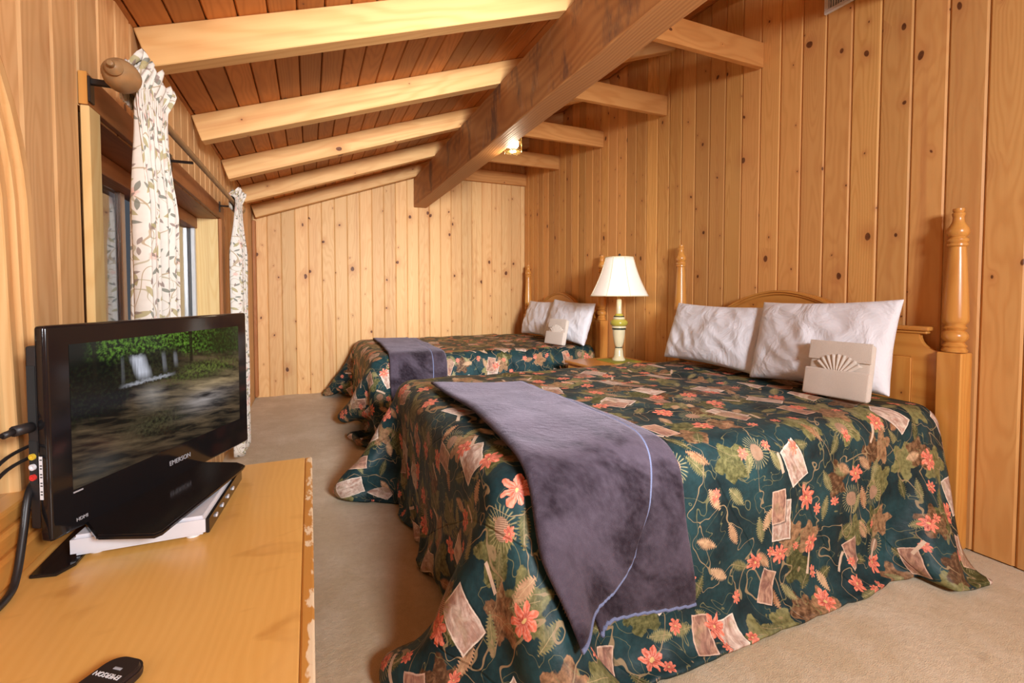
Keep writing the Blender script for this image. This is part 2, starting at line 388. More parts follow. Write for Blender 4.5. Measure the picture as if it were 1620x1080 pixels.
def screen():
    """the picture shown on the television: a waterfall in a wood"""
    B = MatB('television_picture'); u, v, _ = B.sep(B.coord('UV')); uv = B.comb(u * 1.75, v)
    nf = B.noise(uv, 34, 4, .65); nm = B.noise(uv, 9, 4, .6); nl = B.noise(uv, 3.2, 3, .55)
    def gs(x0, y0, sx, sy): return (0.0 - ((u - x0) * (u - x0) * (1 / sx ** 2) + (v - y0) * (v - y0) * (1 / sy ** 2))).exp()
    st = B.noise(B.comb(u * 3.0 + v * 1.2, (v + (u - .3) * .25) * 11), 1.6, 4, .6, .3)
    col = B.mix(((st - .40) * 2.6).clamp(), (.008, .006, .004), (.17, .115, .062))
    col = B.mix(gs(.78, .47, .26, .07) * ((st - .30) * 2.6).clamp(), col, (.46, .34, .17))
    rocks = gs(.72, .63, .24, .075) * ((nf - .40) * 3.4).clamp()
    col = B.mix(gs(.72, .62, .22, .085) * .8, col, (.012, .014, .006)); col = B.mix(rocks, col, (.17, .24, .04))
    darkl = ((v - .36 - u * .35 + (nm - .5) * .22) * 9).clamp() * ((.34 - u + (nm - .5) * .16) * 9).clamp()
    col = B.mix(darkl, col, B.mix((nf - .48).clamp() * 1.6, (.002, .003, .002), (.03, .05, .014)))
    fol = ((v - .83 + (u * u) * .17 + (nm - .5) * .16) * 14).clamp()
    green = B.mix(((nf - .44) * 4).clamp(), (.005, .012, .002), (.15, .34, .035))
    green = B.mix(((u - .60 + (nm - .5) * .3) * 5).clamp() * .8, green, (.008, .016, .004))
    green = B.mix(((.16 - u + (nm - .5) * .1) * 9).clamp(), green, (.004, .006, .003))
    col = B.mix(fol, col, green)
    for x0, w in ((.62, .014), (.10, .012)):
        col = B.mix((w - (u - x0).abs()).edge(.006) * v.gt(.72) * .85, col, (.008, .008, .004))
    cliff = ((v - .60) * 22).clamp() * ((.90 - v + (nm - .5) * .08) * 22).clamp() * (((u - .17) * 14).clamp()) * ((.60 - u) * 12).clamp()
    col = B.mix(cliff * .9, col, B.mix((nf - .4).clamp() * 2, (.005, .006, .004), (.05, .06, .022)))
    fib = B.noise(B.comb(u * 80, v * 3), 1, 2)
    for x0, x1, y0, y1, lean in ((.215, .228, .62, .88, .0), (.245, .335, .64, .87, .42), (.425, .448, .66, .86, .14), (.495, .52, .69, .85, .12)):
        xc = u - (y1 - v) * lean * .5
        xc = xc + (fib - .5) * .02
        m = ((xc - x0) * 32).clamp() * ((x1 + .008 - xc) * 28).clamp() * ((v - y0) * 14).clamp() * ((y1 - v + (nf - .5) * .05) * 22).clamp()
        col = B.mix(m * (fib * 1.2 + .25).clamp(), col, (.66, .68, .78))
    base = (.020 - (v - .64 - (u - .38) * .05 + (nf - .5) * .05).abs()).edge(.03) * ((u - .20) * 14).clamp() * ((.52 - u) * 14).clamp()
    col = B.mix(base * .85, col, (.62, .64, .72))
    c1 = (u - .36 + (v - .6) * .15).abs()
    silk = ((.10 - c1 + (st - .5) * .12) * 8).clamp() * ((.62 - v) * 12).clamp() * ((v - .34) * 6).clamp()
    col = B.mix(silk * .5, col, (.50, .46, .42))
    col = B.mix(gs(.70, .33, .16, .09) * .65 * ((st - .3) * 3).clamp(), col, (.50, .46, .46))
    col = B.mix(gs(.40, .27, .15, .10) * .95, col, B.mix(((nf - .38) * 3).clamp(), (.006, .006, .003), (.085, .08, .035)))
    col = B.mix(gs(.10, .08, .10, .12) * .3, col, (.16, .15, .14))
    col = B.mix(((.13 - v) * 6).clamp() * .5, col, (.01, .008, .007))
    col = B.bright(col, .95)
    return B.out((.004, .004, .004), .10, Emission_Color=col, Emission_Strength=.85, Specular_IOR_Level=.35)
W['screen'] = screen()

# ------------------------------------------------------------ mesh helpers
def obj(name, verts, faces, mat, parent=None, smooth=False, loc=None, uvs=None, mats=None, fm=None):
    me = bpy.data.meshes.new(name); me.from_pydata([tuple(v) for v in verts], [], faces)
    for m in (mats or [mat]): me.materials.append(m)
    if fm: me.polygons.foreach_set('material_index', fm)
    if smooth: me.polygons.foreach_set('use_smooth', [True] * len(me.polygons))
    if uvs is not None:
        ul = me.uv_layers.new(name='UVMap')
        vi = np.zeros(len(me.loops), int); me.loops.foreach_get('vertex_index', vi)
        ul.data.foreach_set('uv', np.asarray(uvs)[vi].ravel())
    me.update()
    o = bpy.data.objects.new(name, me); COL.objects.link(o)
    if parent: o.parent = parent
    if loc: o.location = loc
    return o

def from_bm(name, bm, mat, parent=None, smooth=False, loc=None):
    me = bpy.data.meshes.new(name); bm.to_mesh(me); bm.free(); me.materials.append(mat)
    if smooth: me.polygons.foreach_set('use_smooth', [True] * len(me.polygons))
    o = bpy.data.objects.new(name, me); COL.objects.link(o)
    if parent: o.parent = parent
    if loc: o.location = loc
    return o

def bm_box(bm, x0, x1, y0, y1, z0, z1, bev=0, seg=1):
    vs = [bm.verts.new((x, y, z)) for z in (z0, z1) for y in (y0, y1) for x in (x0, x1)]
    fs = [(0, 2, 3, 1), (4, 5, 7, 6), (0, 1, 5, 4), (2, 6, 7, 3), (0, 4, 6, 2), (1, 3, 7, 5)]
    faces = [bm.faces.new([vs[i] for i in f]) for f in fs]
    if bev: bmesh.ops.bevel(bm, geom=list({e for f in faces for e in f.edges}), offset=bev, segments=seg, affect='EDGES', profile=.5)

def box(name, x0, x1, y0, y1, z0, z1, mat, parent=None, bev=0, seg=1, smooth=False, local=False):
    """box whose origin is its own centre (grain differs by object); in the frame of its parent"""
    c = ((x0 + x1) / 2, (y0 + y1) / 2, (z0 + z1) / 2)
    bm = bmesh.new(); bm_box(bm, x0 - c[0], x1 - c[0], y0 - c[1], y1 - c[1], z0 - c[2], z1 - c[2], bev, seg)
    return from_bm(name, bm, mat, parent, smooth, c)

def lathe(name, prof, mat, parent=None, seg=28, loc=None, axis='z', smooth=True, squash=None):
    vs, fs = [], []
    for r, h in prof:
        for k in range(seg):
            a = 2 * PI * k / seg; p = (r * math.cos(a), r * math.sin(a), h)
            if axis == 'y': p = (p[0], h, p[1])
            if axis == 'x': p = (h, p[0], p[1])
            vs.append(p)
    n = len(prof)
    for i in range(n - 1):
        for k in range(seg):
            a, b = i * seg + k, i * seg + (k + 1) % seg
            fs.append((a, b, b + seg, a + seg))
    if prof[0][0] > 1e-4: fs.append(tuple(range(seg))[::-1])
    if prof[-1][0] > 1e-4: fs.append(tuple(range((n - 1) * seg, n * seg)))
    o = obj(name, vs, fs, mat, parent, smooth, loc)
    bm = bmesh.new(); bm.from_mesh(o.data); bmesh.ops.remove_doubles(bm, verts=bm.verts, dist=1e-5)
    bmesh.ops.recalc_face_normals(bm, faces=bm.faces); bm.to_mesh(o.data); bm.free()
    if smooth:
        for e in o.data.edges: pass
        o.data.set_sharp_from_angle(angle=math.radians(40))
    return o

def tube(name, pts, r, mat, parent=None, seg=8, closed=False):
    pts = [Vector(p) for p in pts]; vs, fs = [], []; n = len(pts)
    for i, p in enumerate(pts):
        t = (pts[min(i + 1, n - 1)] - pts[max(i - 1, 0)]).normalized()
        u = t.cross(Vector((0, 0, 1)));
        if u.length < .05: u = t.cross(Vector((0, 1, 0)))
        u.normalize(); w = t.cross(u)
        for k in range(seg):
            a = 2 * PI * k / seg; vs.append(p + (u * math.cos(a) + w * math.sin(a)) * r)
    for i in range(n - 1):
        for k in range(seg):
            a, b = i * seg + k, i * seg + (k + 1) % seg; fs.append((a, b, b + seg, a + seg))
    fs.append(tuple(range(seg))[::-1]); fs.append(tuple(range((n - 1) * seg, n * seg)))
    return obj(name, vs, fs, mat, parent, True)

def spline(ctrl, n=12):
    c = [Vector(p) for p in ctrl]; c = [c[0] * 2 - c[1]] + c + [c[-1] * 2 - c[-2]]; out = []
    for i in range(1, len(c) - 2):
        for k in range(n):
            t = k / n
            out.append(.5 * ((2 * c[i]) + (c[i + 1] - c[i - 1]) * t + (2 * c[i - 1] - 5 * c[i] + 4 * c[i + 1] - c[i + 2]) * t * t + (3 * c[i] - c[i - 1] - 3 * c[i + 1] + c[i + 2]) * t ** 3))
    out.append(c[-2]); return out

def prism(name, outline, axis, a0, a1, mat, parent=None, bev=0, seg=2, loc=None):
    """outline (two coordinates) extruded along axis from a0 to a1"""
    def P(p, a): return {'x': (a, p[0], p[1]), 'y': (p[0], a, p[1]), 'z': (p[0], p[1], a)}[axis]
    bm = bmesh.new(); lo = [bm.verts.new(P(p, a0)) for p in outline]; hi = [bm.verts.new(P(p, a1)) for p in outline]
    n = len(outline); f0 = bm.faces.new(lo[::-1]); f1 = bm.faces.new(hi)
    for i in range(n): bm.faces.new((lo[i], lo[(i + 1) % n], hi[(i + 1) % n], hi[i]))
    bmesh.ops.recalc_face_normals(bm, faces=bm.faces)
    if bev: bmesh.ops.bevel(bm, geom=list(set(f0.edges) | set(f1.edges)), offset=bev, segments=seg, affect='EDGES')
    o = from_bm(name, bm, mat, parent, True, loc); o.data.set_sharp_from_angle(angle=math.radians(30)); return o

def grid_faces(nu, nv, off=0, flip=False):
    fs = []
    for i in range(nu - 1):
        for j in range(nv - 1):
            a = off + i * nv + j; f = (a, a + 1, a + nv + 1, a + nv)
            fs.append(f[::-1] if flip else f)
    return fs

def thing(name, label, cat, loc=(0, 0, 0), rz=0, group=None):
    o = bpy.data.objects.new(name, None); COL.objects.link(o); o.location = loc; o.rotation_euler = (0, 0, rz)
    o.empty_display_size = .1
    return tag(o, label, cat, group)
def tag(o, label, cat, group=None):
    o['label'] = label; o['category'] = cat
    if group: o['group'] = group
    return o
def struct(o, label=None):
    o['kind'] = 'structure'
    if label: o['label'] = label; o['category'] = o.name.split('_')[0]
    return o

def text(name, s, size, mat, parent, loc, rot, ext=.0004):
    cu = bpy.data.curves.new(name, 'FONT'); cu.body = s; cu.size = size; cu.extrude = ext; cu.align_x = 'CENTER'; cu.align_y = 'CENTER'
    t = bpy.data.objects.new(name, cu); COL.objects.link(t)
    dg = bpy.context.evaluated_depsgraph_get(); me = bpy.data.meshes.new_from_object(t.evaluated_get(dg))
    bpy.data.objects.remove(t); o = bpy.data.objects.new(name, me); COL.objects.link(o); me.materials.clear(); me.materials.append(mat)
    o.parent = parent; o.location = loc; o.rotation_euler = rot; return o

# ------------------------------------------------------------ the room
XL, XR, YB, YN = -.53, 2.55, 5.5, -2.3
SL = .352
def zc(x): return 1.97 + SL * (x - XL)          # underside of the ceiling boards

def make_floor():
    nx, ny = 60, 140; vs, fs = [], []
    for i in range(nx):
        for j in range(ny):
            x = XL - .02 + (XR - XL + .04) * i / (nx - 1); y = YN + (YB - YN + .02) * j / (ny - 1)
            z = .006 * (mnoise.noise(Vector((x * 2.2, y * 1.7, 0))) - .2) - .003
            z += .018 * math.exp(-((y - YB) / .10) ** 2) * max(0, mnoise.noise(Vector((x * 2.6 + 4, 0, 0))) + .25)
            vs.append((x, y, z))
    top = obj('floor', vs, grid_faces(nx, ny, flip=True), W['carpet'], smooth=True)
    return struct(top, 'worn beige wall to wall carpet')
make_floor()

PW, TH, BV = .1318, .018, .0075
def plank_mesh(w, h, ztops=None, gap=.0008):
    """tongue and groove board standing on z=0, face towards +y, bevelled long edges; ztops = heights at both sides"""
    hw = w / 2 - gap; prof = [(-hw, -TH), (-hw, -.006), (-hw + BV, 0), (hw - BV, 0), (hw, -.006), (hw, -TH)]
    z0, z1 = ztops or (h, h); vs = []
    for lvl in (0, 1):
        for x, y in prof: vs.append((x, y, 0 if lvl == 0 else z0 + (z1 - z0) * (x + hw) / (2 * hw)))
    fs = [(i, i + 6, (i + 1) % 6 + 6, (i + 1) % 6) for i in range(6)] + [tuple(range(6)), tuple(range(11, 5, -1))]
    return vs, fs
def wall_planks(parent, mat, start, end, place, tops, z0=0, skip=None):
    me = None; n = int(round((end - start) / PW))
    for k in range(n):
        c = start + PW * (k + .5)
        for lo, hi in (skip(c) if skip else [(z0, None)]):
            t = tops(c - PW / 2, c + PW / 2)
            if hi is not None: t = (hi, hi)
            vs, fs = plank_mesh(PW, 0, (t[0] - lo, t[1] - lo))
            o = obj('plank', vs, fs, mat, parent)
            o.location, o.rotation_euler = place(c, lo)

wr = struct(box('wall_right', XR + TH, XR + .12, YN, YB + .1, -.02, zc(XR) + .1, W['base']), 'knotty pine plank wall behind the beds')
def child_fix(o, p):      # keeps world placement although the parent has an offset origin
    o.matrix_parent_inverse = Matrix.Translation(-Vector(p.location))
def fix_children(p):
    for c in p.children: child_fix(c, p)
S0 = 1.01 - PW * 14
wall_planks(wr, W['wallz'], S0, YB, lambda c, lo: ((XR, c, lo), (0, 0, PI / 2)), lambda a, b: (zc(XR) - .002,) * 2)
fix_children(wr)

wb = struct(box('wall_back', XL - .1, XR + .1, YB + TH, YB + .12, -.02, 3.2, W['base']), 'knotty pine plank wall at the far end')
wall_planks(wb, W['back'], XL, XR + .08, lambda c, lo: ((c, YB, lo), (0, 0, PI)), lambda a, b: (zc(b) - .003, zc(a) - .003))
fix_children(wb)

WY0, WY1, WZ0, WZ1 = 1.61, 3.50, .72, 1.56      # window opening
wl = bpy.data.objects.new('wall_left', None)
bm = bmesh.new()
bm_box(bm, -.65, XL - TH, YN, WY0, -.02, 2.2); bm_box(bm, -.65, XL - TH, WY1, YB + .1, -.02, 2.2)
bm_box(bm, -.65, XL - TH, WY0, WY1, -.02, WZ0); bm_box(bm, -.65, XL - TH, WY0, WY1, WZ1, 2.2)
wl = struct(from_bm('wall_left', bm, W['base']), 'knotty pine plank wall with the window')
def lskip(c):
    if WY0 - .04 < c < WY1 + .04: return [(0, WZ0), (WZ1, None)]
    return [(0, None)]
wall_planks(wl, W['leftw'], 1.408 - PW * 18, YB, lambda c, lo: ((XL, c, lo), (0, 0, -PI / 2)), lambda a, b: (zc(XL) - .002,) * 2, skip=lskip)

wn_ = struct(box('wall_front', XL - .1, XR + .1, YN - .12, YN, -.02, 3.2, W['wallz']), 'pine wall behind the viewer')
struct(box('trim_1', XL + .001, XL + .032, YB - .075, YB - .001, 0.02, 1.83, W['redz'], bev=.004), 'dark corner trim board')

# ceiling: backing, boards, rafters, joists and the big beam
SA = math.atan(SL); HYP = 1 / math.cos(SA)
cl = bpy.data.objects.new('ceiling', None)
outl = [(XL - .12, zc(XL - .12) + .02), (XR + .12, zc(XR + .12) + .02), (XR + .12, zc(XR + .12) + .12), (XL - .12, zc(XL - .12) + .12)]
cl = struct(prism('ceiling', outl, 'y', YN - .1, YB + .12, W['base']), 'sloped board ceiling with exposed rafters')
CP = .0975 * HYP
vs0, fs0 = [], []
hw = CP / 2 - .0016; prof = [(-hw, .018), (-hw, .006), (-hw + .004, 0), (hw - .004, 0), (hw, .006), (hw, .018)]
for yy in (YN, YB):
    for x_, z_ in prof: vs0.append((x_, yy - (YN + YB) / 2, z_))
fs0 = [(i, (i + 1) % 6, (i + 1) % 6 + 6, i + 6) for i in range(6)] + [tuple(range(5, -1, -1)), tuple(range(6, 12))]
first = None
x = XL + .015 - .0975
while x < XR - .02:
    xc = x + .0975 / 2
    if first is None: o = first = obj('ceiling_board', vs0, fs0, W['ceil'], cl)
    else: o = first.copy(); COL.objects.link(o)
    o.parent = cl; o.location = (xc, (YN + YB) / 2, zc(xc)); o.rotation_euler = (0, -SA, 0)
    x += .0975
def rafter(y0, th, x0=XL, x1=XR, dep=.137):
    dz = dep * math.cos(SA); Lh = (x1 - x0) * HYP / 2; mx = (x0 + x1) / 2
    bm = bmesh.new(); bm_box(bm, -Lh, Lh, -th / 2, th / 2, -dz, -.0005, .003)
    o = from_bm('rafter', bm, W['raftx'], cl, loc=(mx, y0 + th / 2, zc(mx))); o.rotation_euler = (0, -SA, 0)
RY = [1.965, 2.80, 3.65, 4.50, 5.36, 1.125, .285, -.555]
for y in RY: rafter(y, .078)
for y in RY:
    box('joist', 1.272, XR - .001, y + .08, y + .118, 2.455, 2.602, W['joist'], cl, bev=.003)
bm = bmesh.new(); bm_box(bm, -.073, .073, -3.89, 3.89, -.165, .165, .004)
from_bm('beam', bm, W['beam'], cl, loc=(1.202, 1.6, 2.255))

# ------------------------------------------------------------ window on the left
wroot = bpy.data.objects.new('window_1', None); COL.objects.link(wroot); wroot.location = (XL, (WY0 + WY1) / 2, WZ0)
struct(wroot, 'recessed sliding window with wooden casing')
def wbox(name, x0, x1, y0, y1, z0, z1, mat, parent=wroot, **k):
    o = box(name, x0, x1, y0, y1, z0, z1, mat, parent, **k); child_fix(o, wroot) if parent is wroot else None; return o
wbox('header', XL + .001, -.512, 1.54, 3.61, 1.562, 1.645, W['redy'], bev=.002)
box_end = wbox('header_end', XL + .001, -.5115, 1.536, 1.5395, 1.5625, 1.6445, W['furnz'])
wbox('casing', XL + .001, -.510, 1.54, 1.61, WZ0 - .02, 1.5615, W['yellow'], bev=.002)
wbox('casing', XL + .001, -.510, 3.50, 3.61, WZ0 - .02, 1.5615, W['redz'], bev=.002)
wbox('sill', -.66, -.47, 1.54, 3.61, WZ0 - .045, WZ0 - .001, W['furny'], bev=.004)
wbox('head_jamb', -.655, -.531, WY0 + .001, WY1 - .001, 1.5575, 1.5745, W['redy'])
wbox('side_jamb', -.655, -.5305, 1.592, 1.609, WZ0, 1.557, W['raftz'])
wbox('side_jamb', -.655, -.5305, 3.4915, 3.51, WZ0, 1.557, W['yellow'])
wbox('head_stop', -.735, -.640, WY0 + .002, WY1 - .01, 1.49, 1.556, W['redy'], bev=.004)
for y0, y1 in ((WY0 + .002, WY0 + .045), (3.452, 3.489)):
    for k in range(3):
        wbox('frame_track', -.735 + .032 * k, -.712 + .032 * k, y0, y1, WZ0, 1.489, W['alu'], bev=.003)
for y0, x0 in ((2.37, -.715), (2.49, -.69)):
    wbox('sash_stile', x0, x0 + .022, y0, y0 + .045, WZ0, 1.489, W['alu'], bev=.003)
wbox('pane', -.708, -.704, WY0 + .046, 2.369, WZ0, 1.489, W['glass'])
wbox('pane', -.683, -.679, 2.536, 3.451, WZ0, 1.489, W['glass'])
wbox('frame_bottom', -.735, -.662, WY0 + .002, 3.489, WZ0 - .03, WZ0, W['alu'])
struct(box('wall_outside', -1.5, -1.42, .4, 4.6, -.5, 2.6, W['outside']), 'added dark brown backdrop outside the window')  # added board that gives the panes their brown look

# curtain rod with finial and brackets
rod = thing('curtain_rod', 'brown wooden curtain rod with acorn finial above the window', 'curtain rod', (-.42, 1.5, 1.62))
rod.rotation_euler = (.012, 0, 0)
def loc(o, p): child_fix(o, p); return o
lathe('pole', [(.0115, 0), (.0115, 2.1)], W['rodw'], rod, 14, axis='y')
lathe('finial', [(.0, -.112), (.006, -.110), (.008, -.103), (.006, -.098), (.014, -.094), (.019, -.085), (.017, -.078), (.026, -.072), (.034, -.058), (.0385, -.038), (.038, -.02), (.031, -.004), (.02, .004), (.016, .012)], W['rodw'], rod, 28, axis='y')
lathe('finial', [(.016, 2.05), (.03, 2.06), (.037, 2.09), (.03, 2.13), (.014, 2.16), (.0, 2.17)], W['rodw'], rod, 20, axis='y')
for i, yb in enumerate((.045, .80, 1.93)):
    box('bracket', -.09, -.012, yb, yb + .012, -.016 + (.0 if i else .012), -.006 + (.0 if i else .018), W['iron'], rod, bev=.002)
    box('bracket', -.0915, -.086, yb - .008, yb + .02, -.05, .015, W['iron'], rod, bev=.001)

def curtain(label, y0, y1, seed, zbot, ph):
    """gathered on the rod with a ruffled heading, falling in narrow pleats"""
    r = random.Random(seed); NU, n = 150, 0
    prof = [(-1, 1.600), (-1, 1.615), (-1, 1.632), (-1, 1.645), (-1, 1.660), (-.9, 1.672), (-.8, 1.685), (-.5, 1.697), (0, 1.703), (.5, 1.698), (.8, 1.686), (.95, 1.672), (1, 1.658), (1.05, 1.645), (1.05, 1.632), (1, 1.617)]
    z = 1.60
    while z > zbot: prof.append((None, z)); z -= .035 if z < 1.5 else .02
    prof.append((None, zbot))
    vs, uvs = [], []; NV = len(prof); path = 0; last = None
    W0 = y1 - y0; yc = (y0 + y1) / 2
    for j, (s, z) in enumerate(prof):
        path += 0 if last is None else math.hypot(z - last, .004); last = z
        head = max(0, (z - 1.655) / .05) if s is not None else 0
        for i in range(NU):
            u = i / (NU - 1)
            f1 = math.sin(2 * PI * 15 * u + ph); f2 = math.sin(2 * PI * 6.3 * u + 1.3 + ph); f3 = math.sin(2 * PI * 31 * u + 2)
            below = 0 if s is not None else min(1, (1.60 - z) / .25)
            wid = W0 * (1.0 - .10 * math.exp(-((z - 1.52) / .10) ** 2) + .05 * (1.6 - z))
            y = yc + (u - .5) * wid
            if s is not None:
                x = s * (.0135 + .004 * (1 - head)) + f1 * .004 * (1 if s > 0 else .7) + head * (f2 * .024 + .008 * f1 + .012)
                zz = z + head * (  .020 * f2 + .009 * f3 + .016 * mnoise.noise(Vector((u * 9, seed, 0))))
                y += head * .012 * math.sin(2 * PI * 8 * u)
            else:
                amp = .007 + .018 * below
                x = .017 * (1 - below) + .012 * below + f1 * amp * (.7 - .3 * below) + f2 * amp * .9 * below + f3 * .002
                x += .006 * mnoise.noise(Vector((u * 12, z * 2, seed)))
                y += .006 * below * math.sin(2 * PI * 15 * u + 1.5) + .01 * mnoise.noise(Vector((u * 4, z * 1.5, seed + 3)))
                zz = z
            vs.append((x, y - 1.5, zz - 1.64)); uvs.append((u * W0 * 4.2, path))
    fs = []
    for j in range(NV - 1):
        for i in range(NU - 1):
            a = j * NU + i; fs.append((a, a + 1, a + NU + 1, a + NU))
    o = obj('curtain', vs, fs, W['curtain'], smooth=True, uvs=uvs, loc=(-.42, 1.5, 1.62 + .012 * ((y0 + y1) / 2 - 1.5)))
    md = o.modifiers.new('thickness', 'SOLIDIFY'); md.thickness = .0012; md.offset = 0
    tag(o, label, 'curtain', 'floral window curtains')
curtain('cream floral gathered curtain behind the television, nearer of the two', 1.50, 1.80, 3, .12, 0)
curtain('cream floral gathered curtain at the far end of the rod', 3.27, 3.56, 8, .08, 1.1)

# ------------------------------------------------------------ dresser with mirror
DZ = .60
dr = thing('dresser', 'low honey pine dresser with a chipped front edge under the television', 'dresser', (-.26, .75, 0))
def D(o): child_fix(o, dr); return o
D(box('body', -.50, -.047, .02, 1.472, .06, DZ - .024, W['furnz'], dr, bev=.003))
D(box('top', -.51, -.0195, 0, 1.49, DZ - .023, DZ, W['top'], dr, bev=.002))
D(box('edge_band', -.019, 0, 0, 1.49, DZ - .023, DZ - .0006, W['edge'], dr, bev=.003))
D(box('plinth', -.49, -.04, .04, 1.45, 0.004, .0595, W['furny'], dr))
for r_ in range(3):
    for c_ in range(2):
        y0 = .05 + c_ * .705
        f = D(box('drawer', -.0465, -.032, y0, y0 + .69, .08 + r_ * .162, .08 + r_ * .162 + .15, W['furny'], dr, bev=.004))
        for ky in (-.2, .2):
            lathe('knob', [(.007, 0), (.006, .006), (.011, .010), (.013, .014), (.010, .019), (0, .021)], W['furnz'], f, 14, (.006, ky, 0), 'x')

mr = thing('dresser_mirror', 'arched pine framed mirror standing on the dresser against the wall', 'mirror', (-.50, .745, DZ))
def arch_path(inset, n=26):
    a, b, zc0, hb = .45 - inset, .49 - inset, 1.2 - DZ, .475 - inset
    pts = [(hb, .0), (hb - .006, .22), (a + .004 if inset == 0 else a + .004, .48)]
    for k in range(n + 1):
        t = PI * k / n; pts.append((a * math.cos(t), zc0 + b * math.sin(t)))
    pts += [(-p[0], p[1]) for p in pts[:3][::-1]]
    return pts
def band(name, i0, i1, x0, x1, mat, parent):
    """frame member between two insets of the arch, with thickness x0..x1 (towards the room)"""
    A, Bp = arch_path(i0), arch_path(i1); vs = []; n = len(A)
    for k in range(n):
        vs += [(x0, A[k][0], A[k][1]), (x1 - .002, A[k][0], A[k][1]), (x1, *[A[k][j] * .9 + Bp[k][j] * .1 for j in (0, 1)]), (x1, *[A[k][j] * .1 + Bp[k][j] * .9 for j in (0, 1)]), (x1 - .002, Bp[k][0], Bp[k][1]), (x0, Bp[k][0], Bp[k][1])]
    fs = []
    for k in range(n - 1):
        for j in range(6): a, b = k * 6 + j, k * 6 + (j + 1) % 6; fs.append((a, b, b + 6, a + 6))
    fs += [tuple(range(5, -1, -1)), tuple(range((n - 1) * 6, n * 6))]
    o = obj(name, vs, fs, mat, parent); bm = bmesh.new(); bm.from_mesh(o.data); bmesh.ops.recalc_face_normals(bm, faces=bm.faces); bm.to_mesh(o.data); bm.free(); return o
band('outer_frame', 0, .014, -.026, .016, W['mirdark'], mr)
band('frame_moulding', .0145, .036, -.026, .022, W['mir'], mr)
band('frame_moulding', .0365, .052, -.026, .012, W['mir'], mr)
band('inner_frame', .0525, .072, -.026, .004, W['mir'], mr)
ip = arch_path(.068)
prism('glass', ip, 'x', -.020, -.012, W['mirror'], mr)
for k, (x1, z0, z1) in enumerate(((.043, .001, .05), (.036, .0505, .085), (.028, .0855, .115))):
    o = box('base_rail', -.026, x1, -.50 + k * .012, .50 - k * .012, z0, z1, W['furny'], mr, bev=.006, seg=2)

# ------------------------------------------------------------ television
TA = Vector((-.413, 1.04)); TB = Vector((-.17, 1.55)); tw = (TB - TA).length
tdir = (TB - TA).normalized(); trz = math.atan2(tdir.y, tdir.x)
TZ0, TZ1 = .652, 1.026; tc = (TA + TB) / 2
tv = thing('television', 'glossy black flat television showing a forest waterfall, on a swivel base', 'television', (tc.x, tc.y, .647), trz)
th_ = TZ1 - TZ0; zb = TZ0 - .647
# local: x along the width, -y is the front, z up
bm = bmesh.new(); bm_box(bm, -tw / 2, tw / 2, 0, .022, zb, zb + th_, .006, 3)
bez = from_bm('bezel', bm, W['black'], tv, True); bez.data.set_sharp_from_angle(angle=math.radians(35))
sx, sz0, sz1 = tw / 2 - .040, zb + .075, zb + th_ - .036
o = obj('screen', [(-sx - .0, -.0006, sz0), (sx, -.0006, sz0), (sx, -.0006, sz1), (-sx, -.0006, sz1)], [(0, 1, 2, 3)], W['screen'], tv, uvs=[(0, 0), (1, 0), (1, 1), (0, 1)])
md = o.modifiers.new('t', 'SOLIDIFY'); md.thickness = .0004
bm = bmesh.new(); bm_box(bm, -tw / 2 + .006, tw / 2 - .006, .0225, .044, zb + .02, zb + th_ - .035, .004, 2)
from_bm('side_panel', bm, W['blackmat'], tv)
bm = bmesh.new(); bm_box(bm, -tw / 2 + .10, tw / 2 - .10, .0445, .085, zb + .05, zb + th_ - .08, .015, 2)
from_bm('back_cover', bm, W['blackmat'], tv)
jx = -tw / 2 + .0055
box('port_recess', jx - .0005, jx + .0005, .026, .041, zb + .10, zb + .175, W['dark'], tv)
for k, (mm, nm_) in enumerate(((W['red'], 'red jack'), (W['white'], 'white jack'), (W['yel'], 'yellow jack'))):
    j = lathe('audio_jack', [(.0055, 0), (.0055, -.004), (.0035, -.004), (.0035, -.001), (.0, -.001)], mm, tv, 12, (jx, .0335, zb + .112 + .018 * k), 'x'); j['label'] = nm_
box('port_recess', jx - .0005, jx + .0005, .026, .041, zb + .20, zb + .305, W['dark'], tv)
box('sticker', -tw / 2 - .0004, -tw / 2 + .001, .012, .018, zb + .075, zb + .150, W['white'], tv)
for k in range(14):
    if k % 3: box('sticker_mark', -tw / 2 - .0006, -tw / 2 - .0003, .0125, .0165, zb + .078 + k * .005, zb + .080 + k * .005, W['dark'], tv)
box('light_strip', -sx, -sx + .018, -.0012, -.0002, sz0 - .006, sz0 - .0035, W['grey'], tv)
text('brand_lettering', 'EMERSON', .015, W['grey'], tv, (.015, -.0006, zb + .040), (PI / 2, 0, 0))
text('port_lettering', 'HDMI', .009, W['grey'], tv, (-tw / 2 + .055, -.0006, zb + .018), (PI / 2, 0, 0))
# stand: neck and hexagonal plate lying on the player
neck = box('neck', -.05, .05, .012, .040, .012, zb + .035, W['black'], tv, bev=.003)
def tl(px, py):   # world point to the television's frame
    d = Vector((px - tc.x, py - tc.y)); c, s = math.cos(-trz), math.sin(-trz); return (d.x * c - d.y * s, d.x * s + d.y * c)
pts = [tl(*p) for p in ((-.153, 1.318), (-.156, 1.295), (-.246, 1.005), (-.258, .995), (-.350, 1.03), (-.405, 1.13), (-.34, 1.39), (-.31, 1.41), (-.172, 1.345))]
prism('base_plate', pts, 'z', 0.0005, .010, W['black'], tv, bev=.003)

